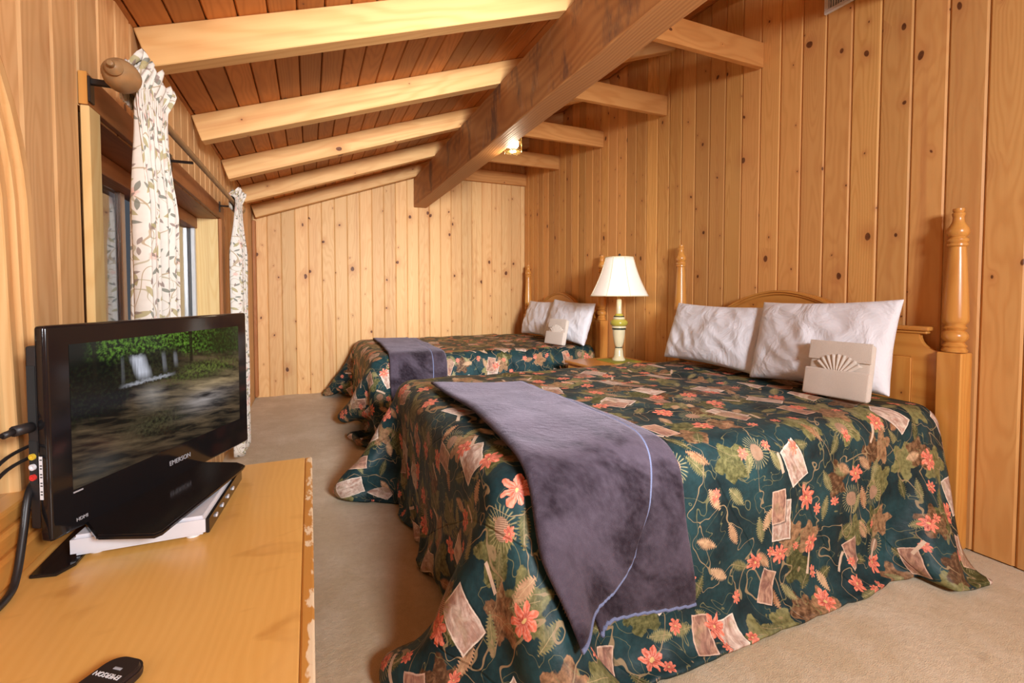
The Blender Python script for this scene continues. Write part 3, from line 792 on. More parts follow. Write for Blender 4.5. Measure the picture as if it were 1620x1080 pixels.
dvd = thing('disc_player', 'flat silver disc player lying under the television base', 'disc player', (-.285, 1.2, DZ))
c1, c2, c3 = Vector((-.40, 1.068)), Vector((-.194, 1.066)), Vector((-.170, 1.352)); c4 = c1 + c3 - c2
def dl(p): return (p[0] + .285, p[1] - 1.2)
prism('casing', [dl(c1), dl(c2), dl(c3), dl(c4)], 'z', .008, .0455, W['silver'], dvd, bev=.006, seg=3)
n_ = Vector(((c3 - c2).y, -(c3 - c2).x)).normalized()
q = [c2 + n_ * .0002 + (c3 - c2) * .01, c2 + n_ * .006 + (c3 - c2) * .015, c2 + n_ * .006 + (c3 - c2) * .985, c2 + n_ * .0002 + (c3 - c2) * .99]
prism('front_panel', [dl(p) for p in q], 'z', .010, .040, W['black'], dvd, bev=.001)
for k in range(4):
    p = c2 + (c3 - c2) * (.18 + .16 * k) + n_ * .008
    box('button', dl(p)[0] - .003, dl(p)[0] + .001, dl(p)[1] - .006, dl(p)[1] + .006, .022, .028, W['silver'], dvd, bev=.001)
for p in (c1 + Vector((.03, .03)), c2 + Vector((-.025, .025)), c3 + Vector((-.02, -.03)), c4 + Vector((.03, -.03))):
    lathe('foot', [(.012, .0005), (.012, .0078)], W['white'], dvd, 14, (*dl(p), 0))
pts = [(-.440, 1.03), (-.402, 1.022), (-.385, 1.05), (-.385, 1.30), (-.44, 1.30)]
tray = tag(prism('plastic_tray', [(p[0] + .42, p[1] - 1.15) for p in pts], 'z', 0.0005, .0068, W['black'], bev=.001, loc=(-.42, 1.15, DZ)), 'thin black plastic tray under the left end of the silver player', 'tray')

# remote
rem = thing('remote_control', 'dark remote control with white lettering at the near end of the dresser', 'remote', (-.262, .66, DZ), math.radians(-36))
def rr_out(hw, hl, r, n=8):
    out = []
    for cx, cy, a0 in ((hw - r, hl - r, 0), (-hw + r, hl - r, 90), (-hw + r, -hl + r, 180), (hw - r, -hl + r, 270)):
        for k in range(n + 1): a = math.radians(a0 + 90 * k / n); out.append((cx + r * math.cos(a), cy + r * math.sin(a)))
    return out
prism('shell', rr_out(.027, .085, .022), 'z', .001, .017, W['remote'], rem, bev=.004, seg=3)
prism('seam', rr_out(.0272, .0852, .022), 'z', .008, .0088, W['blackmat'], rem)
text('brand_lettering', 'EMERSON', .0088, W['white'], rem, (-.001, .052, .0172), (0, 0, PI))
o = text('small_lettering', 'IIIIIIIII', .0052, W['grey'], rem, (.001, .063, .0172), (0, 0, PI))

# cables
wk = thing('power_cable', 'black cable plugged into the side of the television', 'cable', (-.46, 1.0, DZ))
plug = Vector((tc.x, tc.y, 0)) + Vector((tdir.x, tdir.y, 0)) * (-tw / 2 + .004) + Vector((-tdir.y, tdir.x, 0)) * .034
pz = .647 + zb + .20
dirx = -Vector((tdir.x, tdir.y, 0))
def wl_(v): return v - Vector((-.46, 1.0, DZ))
p0 = Vector((plug.x, plug.y, pz))
tube('plug', [wl_(p0 + dirx * .0), wl_(p0 + dirx * .012), wl_(p0 + dirx * .028)], .009, W['blackmat'], wk, 10)
tube('strain_relief', [wl_(p0 + dirx * .0275), wl_(p0 + dirx * .044 + Vector((.0, 0, -.003)))], .0055, W['blackmat'], wk, 10)
tube('cord', [wl_(p) for p in spline([p0 + dirx * .04, p0 + dirx * .075 + Vector((.0, 0, -.010)), p0 + dirx * .115 + Vector((.012, 0, -.045)), Vector((-.475, .83, .70)), Vector((-.455, .86, .615))], 10)], .0035, W['rubber'], wk, 8)
ck = tube('loose_cable', [Vector(p) for p in spline([(-.455, 1.12, .75), (-.450, 1.065, .74), (-.447, 1.035, .68), (-.442, 1.0, .625), (-.440, .97, .6065), (-.44, .90, .6065), (-.445, .80, .6065)], 10)], .0058, W['rubber'], None, 10)
tag(ck, 'thick black cable drooping from behind the television onto the dresser', 'cable')
for k, (a, zz) in enumerate(((.0, .0), (.02, .02))):
    c = tube('thin_cable', [Vector(p) for p in spline([(-.43, 1.13 + a, .80 + zz), (-.462, 1.03, .79 + zz), (-.468, .95, .75 + zz), (-.462, .86, .76)], 8)], .003, W['rubber'], None, 8)
    tag(c, ('lower' if k == 0 else 'upper') + ' thin black cable hanging in front of the mirror', 'cable', 'thin cables before the mirror')

# ------------------------------------------------------------ beds
def bed(label, ya, yb):
    """four poster headboard against the right wall, with rails, box spring and mattress"""
    yc = (ya + yb) / 2
    b = thing('bed', label, 'bed', (2.49, yc, 0), 0, 'pine beds along the plank wall')
    h = (yb - ya) / 2
    for s in (-1, 1):
        p = box('post', -.043, .043, s * h - .043, s * h + .043, .003, .835, W['furnz'], b, bev=.004)
        pr = [(.030, 0), (.041, .002), (.043, .010), (.038, .016), (.036, .020), (.041, .028), (.034, .036), (.030, .042), (.036, .048), (.043, .060), (.044, .072), (.038, .086), (.030, .092), (.036, .098), (.040, .104), (.033, .110), (.034, .118), (.042, .126), (.0435, .135), (.0435, .15),
              (.041, .21), (.036, .30), (.031, .39), (.0275, .435), (.0275, .44), (.034, .446), (.034, .454), (.030, .458), (.035, .464), (.035, .472), (.029, .478), (.026, .482), (.034, .490), (.037, .502), (.035, .516), (.026, .532), (.020, .545), (.018, .565), (.021, .572), (.022, .580), (.017, .585), (.020, .592), (.019, .600), (0, .603)]
        q = lathe('turned_column', pr, W['furnz'], p, 28, (0, 0, .4165))
    # headboard outline in (y, z), mirrored
    half = [(h - .045, .30), (h - .045, .834)]
    for k in range(7):
        a = PI / 2 * k / 6; half.append((h - .050 - .068 * math.sin(a), .834 + .070 * (1 - math.cos(a))))
    half += [(h - .12, .918), (.40, .918), (.372, .935)]
    for k in range(9):
        y = .372 * (1 - k / 9); half.append((y, .990 + .105 * (1 - (y / .40) ** 2) ** .9 if k else .978))
    out = half + [(0, 1.096)] + [(-p[0], p[1]) for p in half[::-1]]
    prism('headboard', out, 'x', -.012, .012, W['furny'], b, bev=.002)
    for s in (-1, 1):
        bm = bmesh.new(); a, c = sorted((s * .375, s * (h - .078)))
        bm_box(bm, -.030, .014, a, c, .9185, .938, .005, 2); bm_box(bm, -.020, .013, a + (.01 if s < 0 else 0), c - (.01 if s > 0 else 0), .905, .918, .004, 1)
        from_bm('ledge', bm, W['furny'], b)
    # arched crown moulding
    vs, fs = [], []; N = 33
    for k in range(N):
        t = -1 + 2 * k / (N - 1); y = t * .385; z = 1.102 - .122 * abs(t) ** 1.9
        for dx, dz in ((.014, 0), (-.028, .0), (-.028, -.010), (-.020, -.014), (-.020, -.022), (-.0125, -.030), (.014, -.030)): vs.append((dx, y, z + dz))
    for k in range(N - 1):
        for j in range(7): a, c = k * 7 + j, k * 7 + (j + 1) % 7; fs.append((a, c, c + 7, a + 7))
    fs += [tuple(range(7)), tuple(range(N * 7 - 1, N * 7 - 8, -1))]
    obj('crown_moulding', vs, fs, W['furny'], b)
    for s in (-1, 1):
        y0, y1 = sorted((s * .30, s * (h - .14)))
        box('raised_panel', -.020, -.0125, y0, y1, .45, .80, W['furnz'], b, bev=.006, seg=1)
    box('raised_panel', -.020, -.0125, -.24, .24, .45, .88, W['furnz'], b, bev=.006)
    for s in (-1, 1):
        yy = s * (h - .03); box('side_rail', -2.06, -.045, min(yy, yy - s * .025), max(yy, yy - s * .025), .20, .34, W['furnx'], b, bev=.003)
        box('foot', -2.04, -1.98, s * (h - .12) - .03, s * (h - .12) + .03, .004, .1995, W['furnz'], b, bev=.003)
    box('slat', -2.06, -.045, -.06, .06, .150, .199, W['furnx'], b)
    box('box_spring', -2.04, -.05, -h + .055, h - .055, .20, .355, W['mattress'], b, bev=.03, seg=3, smooth=True)
    box('mattress', -2.04, -.05, -h + .06, h - .06, .356, .575, W['mattress'], b, bev=.05, seg=4, smooth=True)
    return b
BX0, BX1 = .45, 2.44
bed('nearer pine four-poster bed under the large flowered comforter', 1.063, 2.653)
bed('farther pine four-poster bed beside the end wall', 3.66, 5.25)

def drape(x0, x1, y0, y1, zt, drop_f, drop_s, sp, seed, steps=150, pull=None, ruffle=.05, ylim=(-9, 9), drop_t=None):
    """small cloth solver: a quilt let down over a rounded box, hem resting on the carpet"""
    s0, s1 = x0 - drop_f, x1; t0, t1 = y0 - drop_s, y1 + (drop_t or drop_s)
    ns, nt_ = int(round((s1 - s0) / sp)) + 1, int(round((t1 - t0) / sp)) + 1
    s = np.linspace(s0, s1, ns); t = np.linspace(t0, t1, nt_); Sg, Tg = np.meshgrid(s, t, indexing='ij')
    rg = np.random.RandomState(seed)
    # start folded halfway so that it settles quickly
    P = np.stack([Sg, Tg, np.full_like(Sg, zt + .03)], -1)
    ox = np.maximum(0, x0 - Sg); oy = np.maximum(0, y0 - Tg) + np.maximum(0, Tg - y1)
    P[..., 2] -= .80 * np.hypot(ox, oy); P[..., 0] += .45 * ox
    P[..., 1] += .45 * np.maximum(0, y0 - Tg) - .45 * np.maximum(0, Tg - y1)
    wob = np.zeros_like(Sg)
    for k in range(6):
        a, f = rg.rand() * 6.28, 5 + 9 * rg.rand(); th = rg.rand() * PI
        wob += np.sin((Sg * math.cos(th) + Tg * math.sin(th)) * f + a)
    off = np.clip(np.hypot(ox, oy) / .3, 0, 1)
    nx_ = -np.sign(ox); P[..., 0] += nx_ * wob * .01 * off; P[..., 1] += np.where(Tg < (y0 + y1) / 2, -1, 1) * wob * .01 * off
    V = np.zeros_like(P); dt = 1 / 60; r = .075; th0 = .012
    lo = np.array([x0 + r, y0 + r, -1.]); hi = np.array([x1 + .5, y1 - r, zt - r])
    ds, dt_ = s[1] - s[0], t[1] - t[0]
    Ls = ds * (1 + ruffle * np.clip(oy / .5, 0, 1)); Lt = dt_ * (1 + ruffle * np.clip(ox / .5, 0, 1))
    dg = math.hypot(ds, dt_)
    def con(A, Bv, L, k):
        d = Bv - A; l = np.sqrt((d * d).sum(-1)) + 1e-9; c = ((l - L) / l * (.5 * k))[..., None] * d; A += c; Bv -= c
    def con1(A, Bv, L, k):
        d = Bv - A; l = np.sqrt((d * d).sum(-1)) + 1e-9; c = (np.minimum(l - L, 0) / l * (.5 * k))[..., None] * d; A += c; Bv -= c
    for it in range(steps):
        V *= .965; V[..., 2] -= 5.0 * dt; old = P.copy(); P = P + V * dt
        for q in range(9):
            for o in (0, 1):
                n = (ns - o) // 2 * 2; con(P[o:o + n:2], P[o + 1:o + n:2], Ls[o:o + n:2], 1)
                n = (nt_ - o) // 2 * 2; con(P[:, o:o + n:2], P[:, o + 1:o + n:2], Lt[:, o:o + n:2], 1)
            con(P[:-1:2, :-1:2], P[1::2, 1::2], dg, .35) if ns % 2 == 0 and nt_ % 2 == 0 else None
            for o in (0, 1):
                m = (ns - 1 - o) // 2 * 2
                A = P[o:o + m:2, :-1]; Bv = P[o + 1:o + m:2, 1:]; con(A, Bv, dg, .25)
                A = P[o:o + m:2, 1:]; Bv = P[o + 1:o + m:2, :-1]; con(A, Bv, dg, .25)
            if q % 3 == 0:
                for g, kk in ((2, .5), (5, .25)):
                    for o in range(0, 2 * g, g):
                        idx = np.concatenate([np.arange(o + j, ns - g, 2 * g) for j in range(g)])
                        A, Bv = P[idx], P[idx + g]; con1(A, Bv, g * ds * .97, kk); P[idx] = A; P[idx + g] = Bv
                        idx = np.concatenate([np.arange(o + j, nt_ - g, 2 * g) for j in range(g)])
                        A, Bv = P[:, idx], P[:, idx + g]; con1(A, Bv, g * dt_ * .97, kk); P[:, idx] = A; P[:, idx + g] = Bv
            # rounded box
            qv = np.clip(P, lo, hi); d = P - qv; l = np.sqrt((d * d).sum(-1)); R_ = r + th0
            hit = l < R_; safe = np.where(l > 1e-6, l, 1)[..., None]
            nrm = np.where((l > 1e-6)[..., None], d / safe, np.array([0, 0, 1.]))
            P = np.where(hit[..., None], qv + nrm * R_, P)
            P[..., 0] = np.minimum(P[..., 0], x1 + .01)
            P[..., 1] = np.clip(P[..., 1], ylim[0], ylim[1])
            fl = P[..., 2] < .014; P[..., 2] = np.where(fl, .014, P[..., 2])
            if pull is not None:
                for (ps, pt, tx, ty, tz) in pull:
                    i, j = int(np.argmin(abs(s - ps))), int(np.argmin(abs(t - pt)))
                    w = .25 if it < 90 else .6; P[i, j] += (np.array([tx, ty, tz]) - P[i, j]) * w
        mu = np.where(hit, .75, 0) ; mu = np.where(fl, .8, mu)
        P[..., 0] = old[..., 0] + (P[..., 0] - old[..., 0]) * (1 - mu); P[..., 1] = old[..., 1] + (P[..., 1] - old[..., 1]) * (1 - mu)
        V = (P - old) / dt; sp_ = np.sqrt((V * V).sum(-1))[..., None]; V = np.where(sp_ > 2.5, V * 2.5 / (sp_ + 1e-9), V)
    return P, Sg, Tg

def laid(name, P, Sg, Tg, label, group, tuck=None, lift=None):
    ns, nt_ = Sg.shape; Q = P.copy()
    if tuck:
        for sc, amp, wd, sk in tuck:     # a rolled crease lying across the bed
            c = sc + sk * (Tg - Tg.mean()) + .02 * np.sin(Tg * 5)
            on = (Q[..., 2] > .45)
            Q[..., 2] += np.where(on, amp * np.exp(-((Sg - c) / wd) ** 2), 0)
            Q[..., 2] -= np.where(on, amp * .45 * np.exp(-((Sg - c - wd * 1.6) / (wd * .8)) ** 2), 0)
    low = np.clip((Q[..., 2] - .02) / .1, 0, 1)
    # soft quilted loft
    G = np.gradient(Q, axis=0); H = np.gradient(Q, axis=1); N = np.cross(G, H); N /= np.linalg.norm(N, axis=-1, keepdims=True) + 1e-9
    q1 = np.sin((Sg * .9 + Tg * .55) / .30 * PI + PI / 2) ; q2 = np.sin(Sg * 11 + np.sin(Tg * 7)) * np.sin(Tg * 9 + 2 * np.sin(Sg * 5))
    Q += N * ((.006 * np.abs(q1) + .004 * q2) * low)[..., None] * (1 if N[ns // 2, nt_ // 2, 2] > 0 else -1)
    Q[..., 2] = np.maximum(Q[..., 2], .014)
    uv = np.stack([Sg, Tg], -1).reshape(-1, 2)
    o = obj(name, Q.reshape(-1, 3), grid_faces(ns, nt_, flip=True), W['quilt'], smooth=True, uvs=uv, mats=[W['quilt'], W['lining'] if lift else W['quilt']])
    md = o.modifiers.new('smooth', 'SUBSURF'); md.levels = 1; md.render_levels = 1
    md = o.modifiers.new('loft', 'SOLIDIFY'); md.thickness = .010; md.offset = -1; md.material_offset = 1; md.material_offset_rim = 0
    tag(o, label, 'comforter', group)
    bvh = BVHTree.FromPolygons([Vector(v) for v in Q.reshape(-1, 3)], grid_faces(ns, nt_))
    return o, bvh

PA, SA_, TA_ = drape(.44, 2.435, 1.085, 2.64, .595, .50, .525, .028, 3, ylim=(.5, 2.775), drop_t=.40, pull=[(2.24, .56, 2.10, .86, .02), (-.06, .56, .36, .93, .02), (.15, .56, .50, .91, .02), (-.06, .85, .34, 1.10, .02), (-.06, 1.4, .37, 1.42, .03), (-.06, 1.8, .37, 1.82, .03), (-.06, 3.04, .33, 2.66, .04), (-.06, 2.62, .24, 2.47, .02), (-.06, 2.25, .37, 2.24, .03)])
quiltA, bvhA = laid('comforter', PA, SA_, TA_, 'green flowered comforter on the nearer bed, hem spilling onto the carpet', 'flowered comforters', tuck=[(2.02, .020, .035, -.06)])
PB, SB_, TB_ = drape(.43, 2.435, 3.67, 5.24, .585, .47, .52, .036, 11, steps=130, ruffle=.06, ylim=(3.33, 5.47), pull=[(-.04, 3.15, .36, 3.56, .02), (-.04, 3.45, .36, 3.70, .02), (-.04, 5.76, .36, 5.34, .03), (-.04, 5.3, .30, 5.22, .06)])
quiltB, bvhB = laid('comforter', PB, SB_, TB_, 'green flowered comforter on the farther bed by the end wall', 'flowered comforters', tuck=[(2.0, .018, .04, .02)], lift=True)

# ------------------------------------------------------------ plush throws
def throw(label, bvh, xs, yfar, py, ph_end, zfun, offs, parts_def, y_in):
    """blanket laid across the foot of a bed and hanging down its near side"""
    NX, NP = 70, 150; x0, x1 = xs
    X = np.linspace(x0, x1, NX); A = np.radians(np.linspace(ph_end[0], ph_end[1], NP)); R = np.zeros((NX, NP))
    for i, x in enumerate(X):
        for j, a in enumerate(A):
            d = Vector((0, math.cos(a), math.sin(a))); org = Vector((x, py, .22)) + d * 1.8
            hit = bvh.ray_cast(org, -d, 2.0); R[i, j] = (hit[0] - Vector((x, py, .22))).length if hit[0] else (R[i, j - 1] if j else .9)
    K = np.ones(9) / 9
    for _ in range(2):
        Rp = np.pad(R, ((4, 4), (4, 4)), 'edge'); Rp = np.apply_along_axis(lambda v: np.convolve(v, K, 'valid'), 0, Rp); R = np.maximum(np.apply_along_axis(lambda v: np.convolve(v, K, 'valid'), 1, Rp), R * .985)
    def surf(x, k, off):
        fi = (x - x0) / (x1 - x0) * (NX - 1); i = int(min(max(fi, 0), NX - 2)); f = min(max(fi - i, 0), 1)
        k = min(max(k, 0), NP - 1.001); j = int(k); g = k - j
        r = (R[i, j] * (1 - f) + R[i + 1, j] * f) * (1 - g) + (R[i, j + 1] * (1 - f) + R[i + 1, j + 1] * f) * g + off
        a = A[j] * (1 - g) + A[j + 1] * g
        return Vector((x, py + math.cos(a) * r, .22 + math.sin(a) * r))
    root = thing('throw_blanket', label, 'blanket', ((x0 + x1) / 2, py, .6), 0, 'plush throws on the beds')
    o0 = Vector(root.location)
    for (nm, xa, xb, zend, off, trims) in parts_def:
        nu, nv = 46, 110; V, uv = [], []
        def kfor(x, zt):
            k = NP - 1
            while k > 5 and surf(x, k, 0).z < zt: k -= .5
            return k
        ks = {}
        for a in range(nu):
            u = a / (nu - 1); ll = 0; last = None
            xm = xa(0) * (1 - u) + xb(0) * u
            xe = xa(1) * (1 - u) + xb(1) * u; ke = kfor(xe, zend(u)); k0 = yfar(u)
            for b in range(nv):
                v = b / (nv - 1); k = k0 + (ke - k0) * v
                lo_, hi_ = xa(v), xb(v); x = lo_ * (1 - u) + hi_ * u
                edge = min(u, 1 - u, (1 - v) * 2, v * 2); rollz = off - .011 * (1 - (min(1, edge / .035)) ** .5)
                wv = .004 * mnoise.noise(Vector((x * 9, v * 7, off * 50))) + .006 * mnoise.noise(Vector((x * 3, v * 4, 9)))
                p = surf(x, k, .006 + rollz + wv) - o0
                if last is not None: ll += (p - last).length
                last = p; V.append(p); uv.append((x, ll))
        ob = obj(nm, V, grid_faces(nu, nv, flip=True), W['plush'], root, True, uvs=uv)
        md = ob.modifiers.new('pile', 'SOLIDIFY'); md.thickness = .010; md.offset = -.6
        for tr in trims:
            if tr == 'right': pts = [V[(nu - 1) * nv + b] for b in range(0, nv)]
            elif tr == 'left': pts = [V[b] for b in range(0, nv)]
            else: pts = [V[a * nv + nv - 1] for a in range(nu)]
            tube('stitched_edge', [p + Vector((.001 if tr == 'right' else 0, p.y, p.z + .38)).normalized() * .009 for p in pts], .0062, W['stitch'], ob, 8)
    return root
# near bed: lower fold hangs squarely, upper fold has a rounded corner
def sstep(a, b, x): t = min(max((x - a) / (b - a), 0), 1); return t * t * (3 - 2 * t)
throw('plum grey plush throw with blue stitched edge across the nearer bed', bvhA, (.42, 1.12), lambda u: 4 + 6 * u, 1.5, (24, 196), None, 0,
      [('lower_fold', lambda v: .56 + .12 * v, lambda v: .995 + .05 * sstep(.7, 1, v), lambda u: .20 - .045 * u, .024, ['end']),
       ('upper_fold', lambda v: .545 - .035 * sstep(.3, .8, v) + .045 * sstep(.86, 1, v), lambda v: .955 - .05 * v - .05 * sstep(.7, .9, v) - .05 * sstep(.88, 1, v), lambda u: .265 - .02 * u + .30 * max(0, u - .35) ** 2.4, .046, ['right', 'end'])], 0)
throw('dark plum plush throw hanging over the near side of the farther bed', bvhB, (.42, 1.12), lambda u: 3 + 3 * u, 4.1, (19, 194), None, 0,
      [('lower_fold', lambda v: .60 - .04 * v, lambda v: 1.02 - .02 * v, lambda u: .24, .010, ['end']),
       ('upper_fold', lambda v: .60 - .05 * v, lambda v: .93 - .05 * v, lambda u: .28, .024, ['right'])], 0)

# ------------------------------------------------------------ pillows and towels
def pillow(label, c, w, h, T, lean, yaw, roll, seed, group):
    """stuffed cotton pillow, plump in the middle, pointed corners; leaning back by 'lean'"""
    N, M = 44, 32; vs = []
    for side in (1, -1):
        for i in range(N):
            for j in range(M):
                u, v = -1 + 2 * i / (N - 1), -1 + 2 * j / (M - 1)
                u2, v2 = math.copysign(abs(u) ** .85, u), math.copysign(abs(v) ** .85, v)
                x = w / 2 * u2 * (1 - .055 * (1 - v2 * v2)); y = h / 2 * v2 * (1 - .075 * (1 - u2 * u2))
                e = max(0, (1 - u2 ** 2) * (1 - v2 ** 2)) ** .40
                f = mnoise.noise(Vector((x * 7 + seed, y * 3 + x * 3, seed))) ; g = abs(mnoise.noise(Vector((x * 9 - y * 9, y * 6 + x * 3, seed + 5))))
                t = T * e * (1 - .22 * v2) + e * (.012 * f - .020 * g) * 1.2 + .0015
                vs.append((side * -t, x, y))
    fs = grid_faces(N, M) + grid_faces(N, M, N * M, True)
    o = obj('pillow', vs, fs, W['cotton'], smooth=True, loc=c)
    bm = bmesh.new(); bm.from_mesh(o.data)
    b = [v for v in bm.verts if v.is_boundary]; bmesh.ops.remove_doubles(bm, verts=b, dist=.0045); bmesh.ops.recalc_face_normals(bm, faces=bm.faces)
    bm.to_mesh(o.data); bm.free(); o.data.polygons.foreach_set('use_smooth', [True] * len(o.data.polygons))
    o.modifiers.new('s', 'SUBSURF').levels = 1
    o.rotation_euler = (Matrix.Rotation(yaw, 3, 'Z') @ Matrix.Rotation(lean, 3, 'Y') @ Matrix.Rotation(roll, 3, 'X')).to_euler()
    tag(o, label, 'pillow', group); return o
G1 = 'white pillows against the headboards'
pillow('white pillow on the nearer bed, on the lamp side', (2.315, 2.185, .825), .74, .40, .085, .30, 0, .02, 1.2, G1)
pillow('white pillow on the nearer bed behind the folded cream towel', (2.295, 1.51, .84), .67, .44, .095, .30, .04, -.035, 4.4, G1)
pillow('white pillow on the farther bed, on the end wall side', (2.32, 4.61, .815), .68, .40, .085, .28, .0, .0, 7.7, G1)
pillow('white pillow on the farther bed behind the cream towel, by the lamp', (2.29, 3.925, .82), .68, .41, .085, .30, .10, .05, 9.1, G1)

def towel_bundle(label, c, w, h, yaw, lean):
    t = thing('folded_towel', label, 'towel', c, yaw, 'cream towel bundles on the pillows')
    t.rotation_euler = (Matrix.Rotation(yaw, 3, 'Z') @ Matrix.Rotation(lean, 3, 'Y')).to_euler()
    bm = bmesh.new(); bm_box(bm, 0, .035, -w / 2, w / 2, 0, h, .015, 3); bmesh.ops.subdivide_edges(bm, edges=bm.edges[:], cuts=2, use_grid_fill=True)
    for v in bm.verts: v.co.x += .004 * mnoise.noise(v.co * 14)
    from_bm('towel', bm, W['terry'], t, True)
    bm = bmesh.new(); bm_box(bm, -.022, -.001, -w / 2 - .006, w / 2 + .006, 0, h * .50, .009, 3); bmesh.ops.subdivide_edges(bm, edges=bm.edges[:], cuts=2, use_grid_fill=True)
    for v in bm.verts: v.co.x += .003 * mnoise.noise(v.co * 16 + Vector((3, 0, 0)))
    from_bm('pocket_fold', bm, W['terry'], t, True)
    # pleated fan of the washcloth
    vs, nu, nv = [], 61, 9
    for i in range(nu):
        a = -1 + 2 * i / (nu - 1)
        for j in range(nv):
            r = j / (nv - 1); rad = h * (.14 + .30 * r); ang = a * .95
            y = math.sin(ang) * rad * 1.25 * (w / h); z = h * .34 + math.cos(ang) * rad
            vs.append((-.006 - .010 * (1 - r) + (.0055 * (.35 + r * .65)) * math.cos(i / (nu - 1) * 2 * PI * 9), y * .82, z))
    o = obj('pleated_fan', vs, grid_faces(nu, nv), W['terry'], t, True)
    md = o.modifiers.new('t', 'SOLIDIFY'); md.thickness = .003; md.offset = 0
    bm = bmesh.new(); bm_box(bm, -.007, -.001, -w / 2, w / 2, h * .66, h + .003, .003, 3); bmesh.ops.subdivide_edges(bm, edges=bm.edges[:], cuts=2, use_grid_fill=True)
    for v in bm.verts: v.co.x += .003 * mnoise.noise(v.co * 16)
    from_bm('top_fold', bm, W['terry'], t, True)
    return t
towel_bundle('cream towel bundle with pleated fan on the nearer bed', (2.12, 1.315, .624), .255, .245, .08, .16)
towel_bundle('cream towel bundle with pleated fan on the farther bed', (2.07, 3.80, .615), .25, .235, .18, .20)

# ------------------------------------------------------------ nightstand and lamp
ns_ = thing('nightstand', 'honey pine nightstand between the two beds', 'nightstand', (2.18, 3.05, 0))
box('top', -.30, .26, -.25, .235, .528, .55, W['furny'], ns_, bev=.006, seg=2)
box('body', -.275, .25, -.23, .215, .08, .5275, W['furnz'], ns_, bev=.003)
for z0 in (.10, .32):
    d = box('drawer', -.290, -.2755, -.21, .195, z0, z0 + .19, W['furny'], ns_, bev=.005)
    lathe('knob', [(.008, 0), (.007, -.008), (.013, -.014), (.014, -.018), (.009, -.024), (0, -.026)], W['furnz'], d, 16, (-.007, 0, 0), 'x')
for sx_ in (-.25, .22):
    for sy in (-.20, .18): box('foot', sx_, sx_ + .04, sy - .01, sy + .03, .004, .0795, W['furnz'], ns_)
matt = tag(box('lamp_mat', 2.12, 2.37, 2.94, 3.19, .5505, .555, W['mat'], bev=.001), 'square lime green mat under the lamp', 'mat')
lp = thing('table_lamp', 'cream and olive table lamp with flared ivory shade on the nightstand', 'lamp', (2.25, 3.065, .5555))
lathe('base', [(.052, 0), (.053, .006), (.048, .014), (.040, .024), (.036, .045), (.034, .075), (.030, .090), (.026, .098)], W['cream'], lp)
lathe('dark_ring', [(.026, .0985), (.029, .100), (.029, .104), (.026, .1055)], W['darkg'], lp)
lathe('body', [(.026, .106), (.032, .118), (.040, .150), (.046, .19), (.049, .225), (.050, .243)], W['cream'], lp)
lathe('dark_ring', [(.050, .2435), (.055, .246), (.055, .252), (.050, .2545)], W['darkg'], lp)
lathe('cream_collar', [(.050, .255), (.056, .258), (.057, .264), (.053, .272)], W['cream'], lp)
lathe('olive_bulb', [(.053, .2725), (.066, .283), (.070, .297), (.066, .311), (.052, .321), (.046, .326)], W['olive'], lp)
lathe('cream_collar', [(.045, .3265), (.046, .338), (.041, .343)], W['cream'], lp)
lathe('dark_ring', [(.040, .3435), (.042, .346), (.042, .350), (.036, .352)], W['darkg'], lp)
lathe('olive_neck', [(.034, .3525), (.030, .362), (.024, .370)], W['olive'], lp)
lathe('stem', [(.0215, .3705), (.0205, .40), (.0195, .478), (.015, .484)], W['cream'], lp)
lathe('socket', [(.013, .4845), (.013, .535), (.008, .54)], W['brass'], lp, 16)
def shade(parent):
    z0, z1, seg = .510, .812, 8; vs, fs = [], []
    for j in range(9):
        t = j / 8; r = .232 * (1 - t) + .112 * t - .012 * math.sin(t * PI)
        for k in range(seg * 6):
            a = 2 * PI * k / (seg * 6); fac = math.cos(PI / seg) / math.cos(((a + .3) % (2 * PI / seg)) - PI / seg); fac = 1 + (fac - 1) * .45
            vs.append((r * fac * math.cos(a), r * fac * math.sin(a), z0 + (z1 - z0) * t))
    n = seg * 6
    for j in range(8):
        for k in range(n): a, b = j * n + k, j * n + (k + 1) % n; fs.append((a, b, b + n, a + n))
    o = obj('shade', vs, fs, W['shade'], parent, True); md = o.modifiers.new('t', 'SOLIDIFY'); md.thickness = .003
    for k in range(seg):
        kk = int(round(((2 * PI / seg * (k + 1)) - .3) / (2 * PI) * n)) % n
        tube('shade_rib', [Vector(vs[j * n + kk]) for j in range(9)], .0022, W['cream'], o, 6)
    for j, nm_ in ((0, 'shade_rim'), (8, 'shade_rim')):
        ring = [Vector(vs[j * n + k]) for k in range(n)] + [Vector(vs[j * n])]
        tube(nm_, ring, .0038, W['cream'], o, 6)
    return o
shade(lp)
tube('harp', [Vector((.0, .03 * math.sin(PI * k / 10) * 1.6, .535 + .277 * k / 10)) for k in range(11)], .0018, W['brass'], lp, 6)
lathe('finial', [(.004, .812), (.004, .822), (.009, .828), (.010, .834), (.006, .842), (0, .845)], W['iron'], lp, 14)
lb = bpy.data.lights.new('lamp_glow', 'POINT'); lb.energy = 1.2; lb.color = (1, .8, .6); lb.shadow_soft_size = .04
lo_ = bpy.data.objects.new('lamp_glow', lb); COL.objects.link(lo_); lo_.parent = lp; lo_.location = (0, 0, .66)
lathe('light_bulb', [(.012, .541), (.014, .56), (.028, .60), (.032, .625), (.026, .65), (0, .662)], W['shade'], lp, 16)

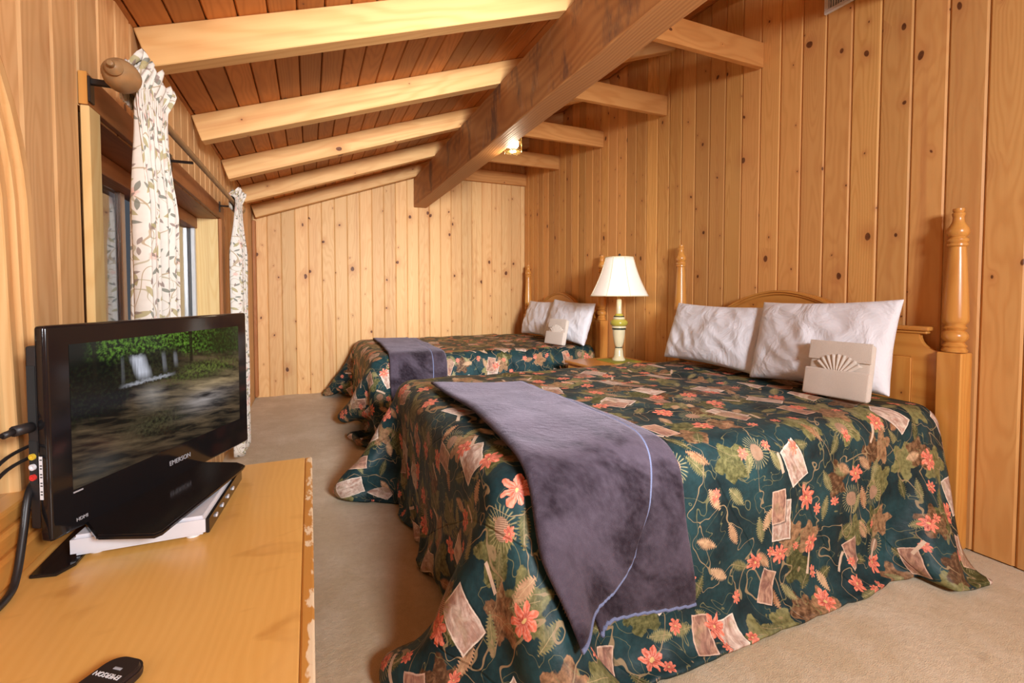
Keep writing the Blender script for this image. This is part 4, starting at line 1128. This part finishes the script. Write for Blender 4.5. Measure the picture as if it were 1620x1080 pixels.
# glass lantern on the side of the beam
ln = thing('beam_lantern', 'small lit glass and brass lantern fixed to the big ceiling beam', 'lantern', (1.348, 3.10, 2.085))
lathe('glass_jar', [(.040, 0), (.058, .004), (.062, .016), (.062, .120), (.056, .130)], W['glass'], ln, 28)
for zz in (.012, .075, .126):
    lathe('brass_band', [(.0632, zz - .003), (.0655, zz), (.0632, zz + .003), (.0625, zz)], W['brass'], ln, 28)
for k in range(4):
    a = PI / 4 + k * PI / 2; tube('brass_rib', [Vector((.0655 * math.cos(a), .0655 * math.sin(a), z)) for z in (.0, .065, .13)], .0022, W['brass'], ln, 6)
lathe('cap', [(.066, .131), (.066, .136), (.045, .150), (.018, .158), (0, .160)], W['brass'], ln, 28)
lathe('bulb', [(0, .028), (.018, .033), (.028, .052), (.026, .075), (.014, .10), (.013, .13)], W['bulb'], ln, 18)
box('wall_bracket', -.0725, -.05, -.02, .02, .06, .15, W['brass'], ln, bev=.003)
lb = bpy.data.lights.new('lantern_glow', 'POINT'); lb.energy = 7; lb.color = (1, .84, .6); lb.shadow_soft_size = .03
lo_ = bpy.data.objects.new('lantern_glow', lb); COL.objects.link(lo_); lo_.parent = ln; lo_.location = (0, 0, -.02)

# air vent high on the right wall
vt = thing('air_vent', 'white louvred air vent high on the right plank wall', 'vent', (2.549, 1.50, 2.562))
box('frame', -.018, -.001, -.175, .175, 0, .022, W['ventm'], vt, bev=.003)
box('frame', -.018, -.001, -.175, .175, .178, .20, W['ventm'], vt, bev=.003)
box('frame', -.018, -.001, -.175, -.153, .0225, .1775, W['ventm'], vt, bev=.003)
box('frame', -.018, -.001, .153, .175, .0225, .1775, W['ventm'], vt, bev=.003)
box('cavity', -.004, -.001, -.152, .152, .023, .177, W['dark'], vt)  # dark plate, shade behind the louvres put into its colour
fin = None
for k in range(24):
    y = -.147 + k * .0128
    if fin is None: fin = box('louvre', -.015, -.005, y - .0018, y + .0018, .023, .177, W['ventm'], vt)
    else: f = fin.copy(); COL.objects.link(f); f.location.y = y
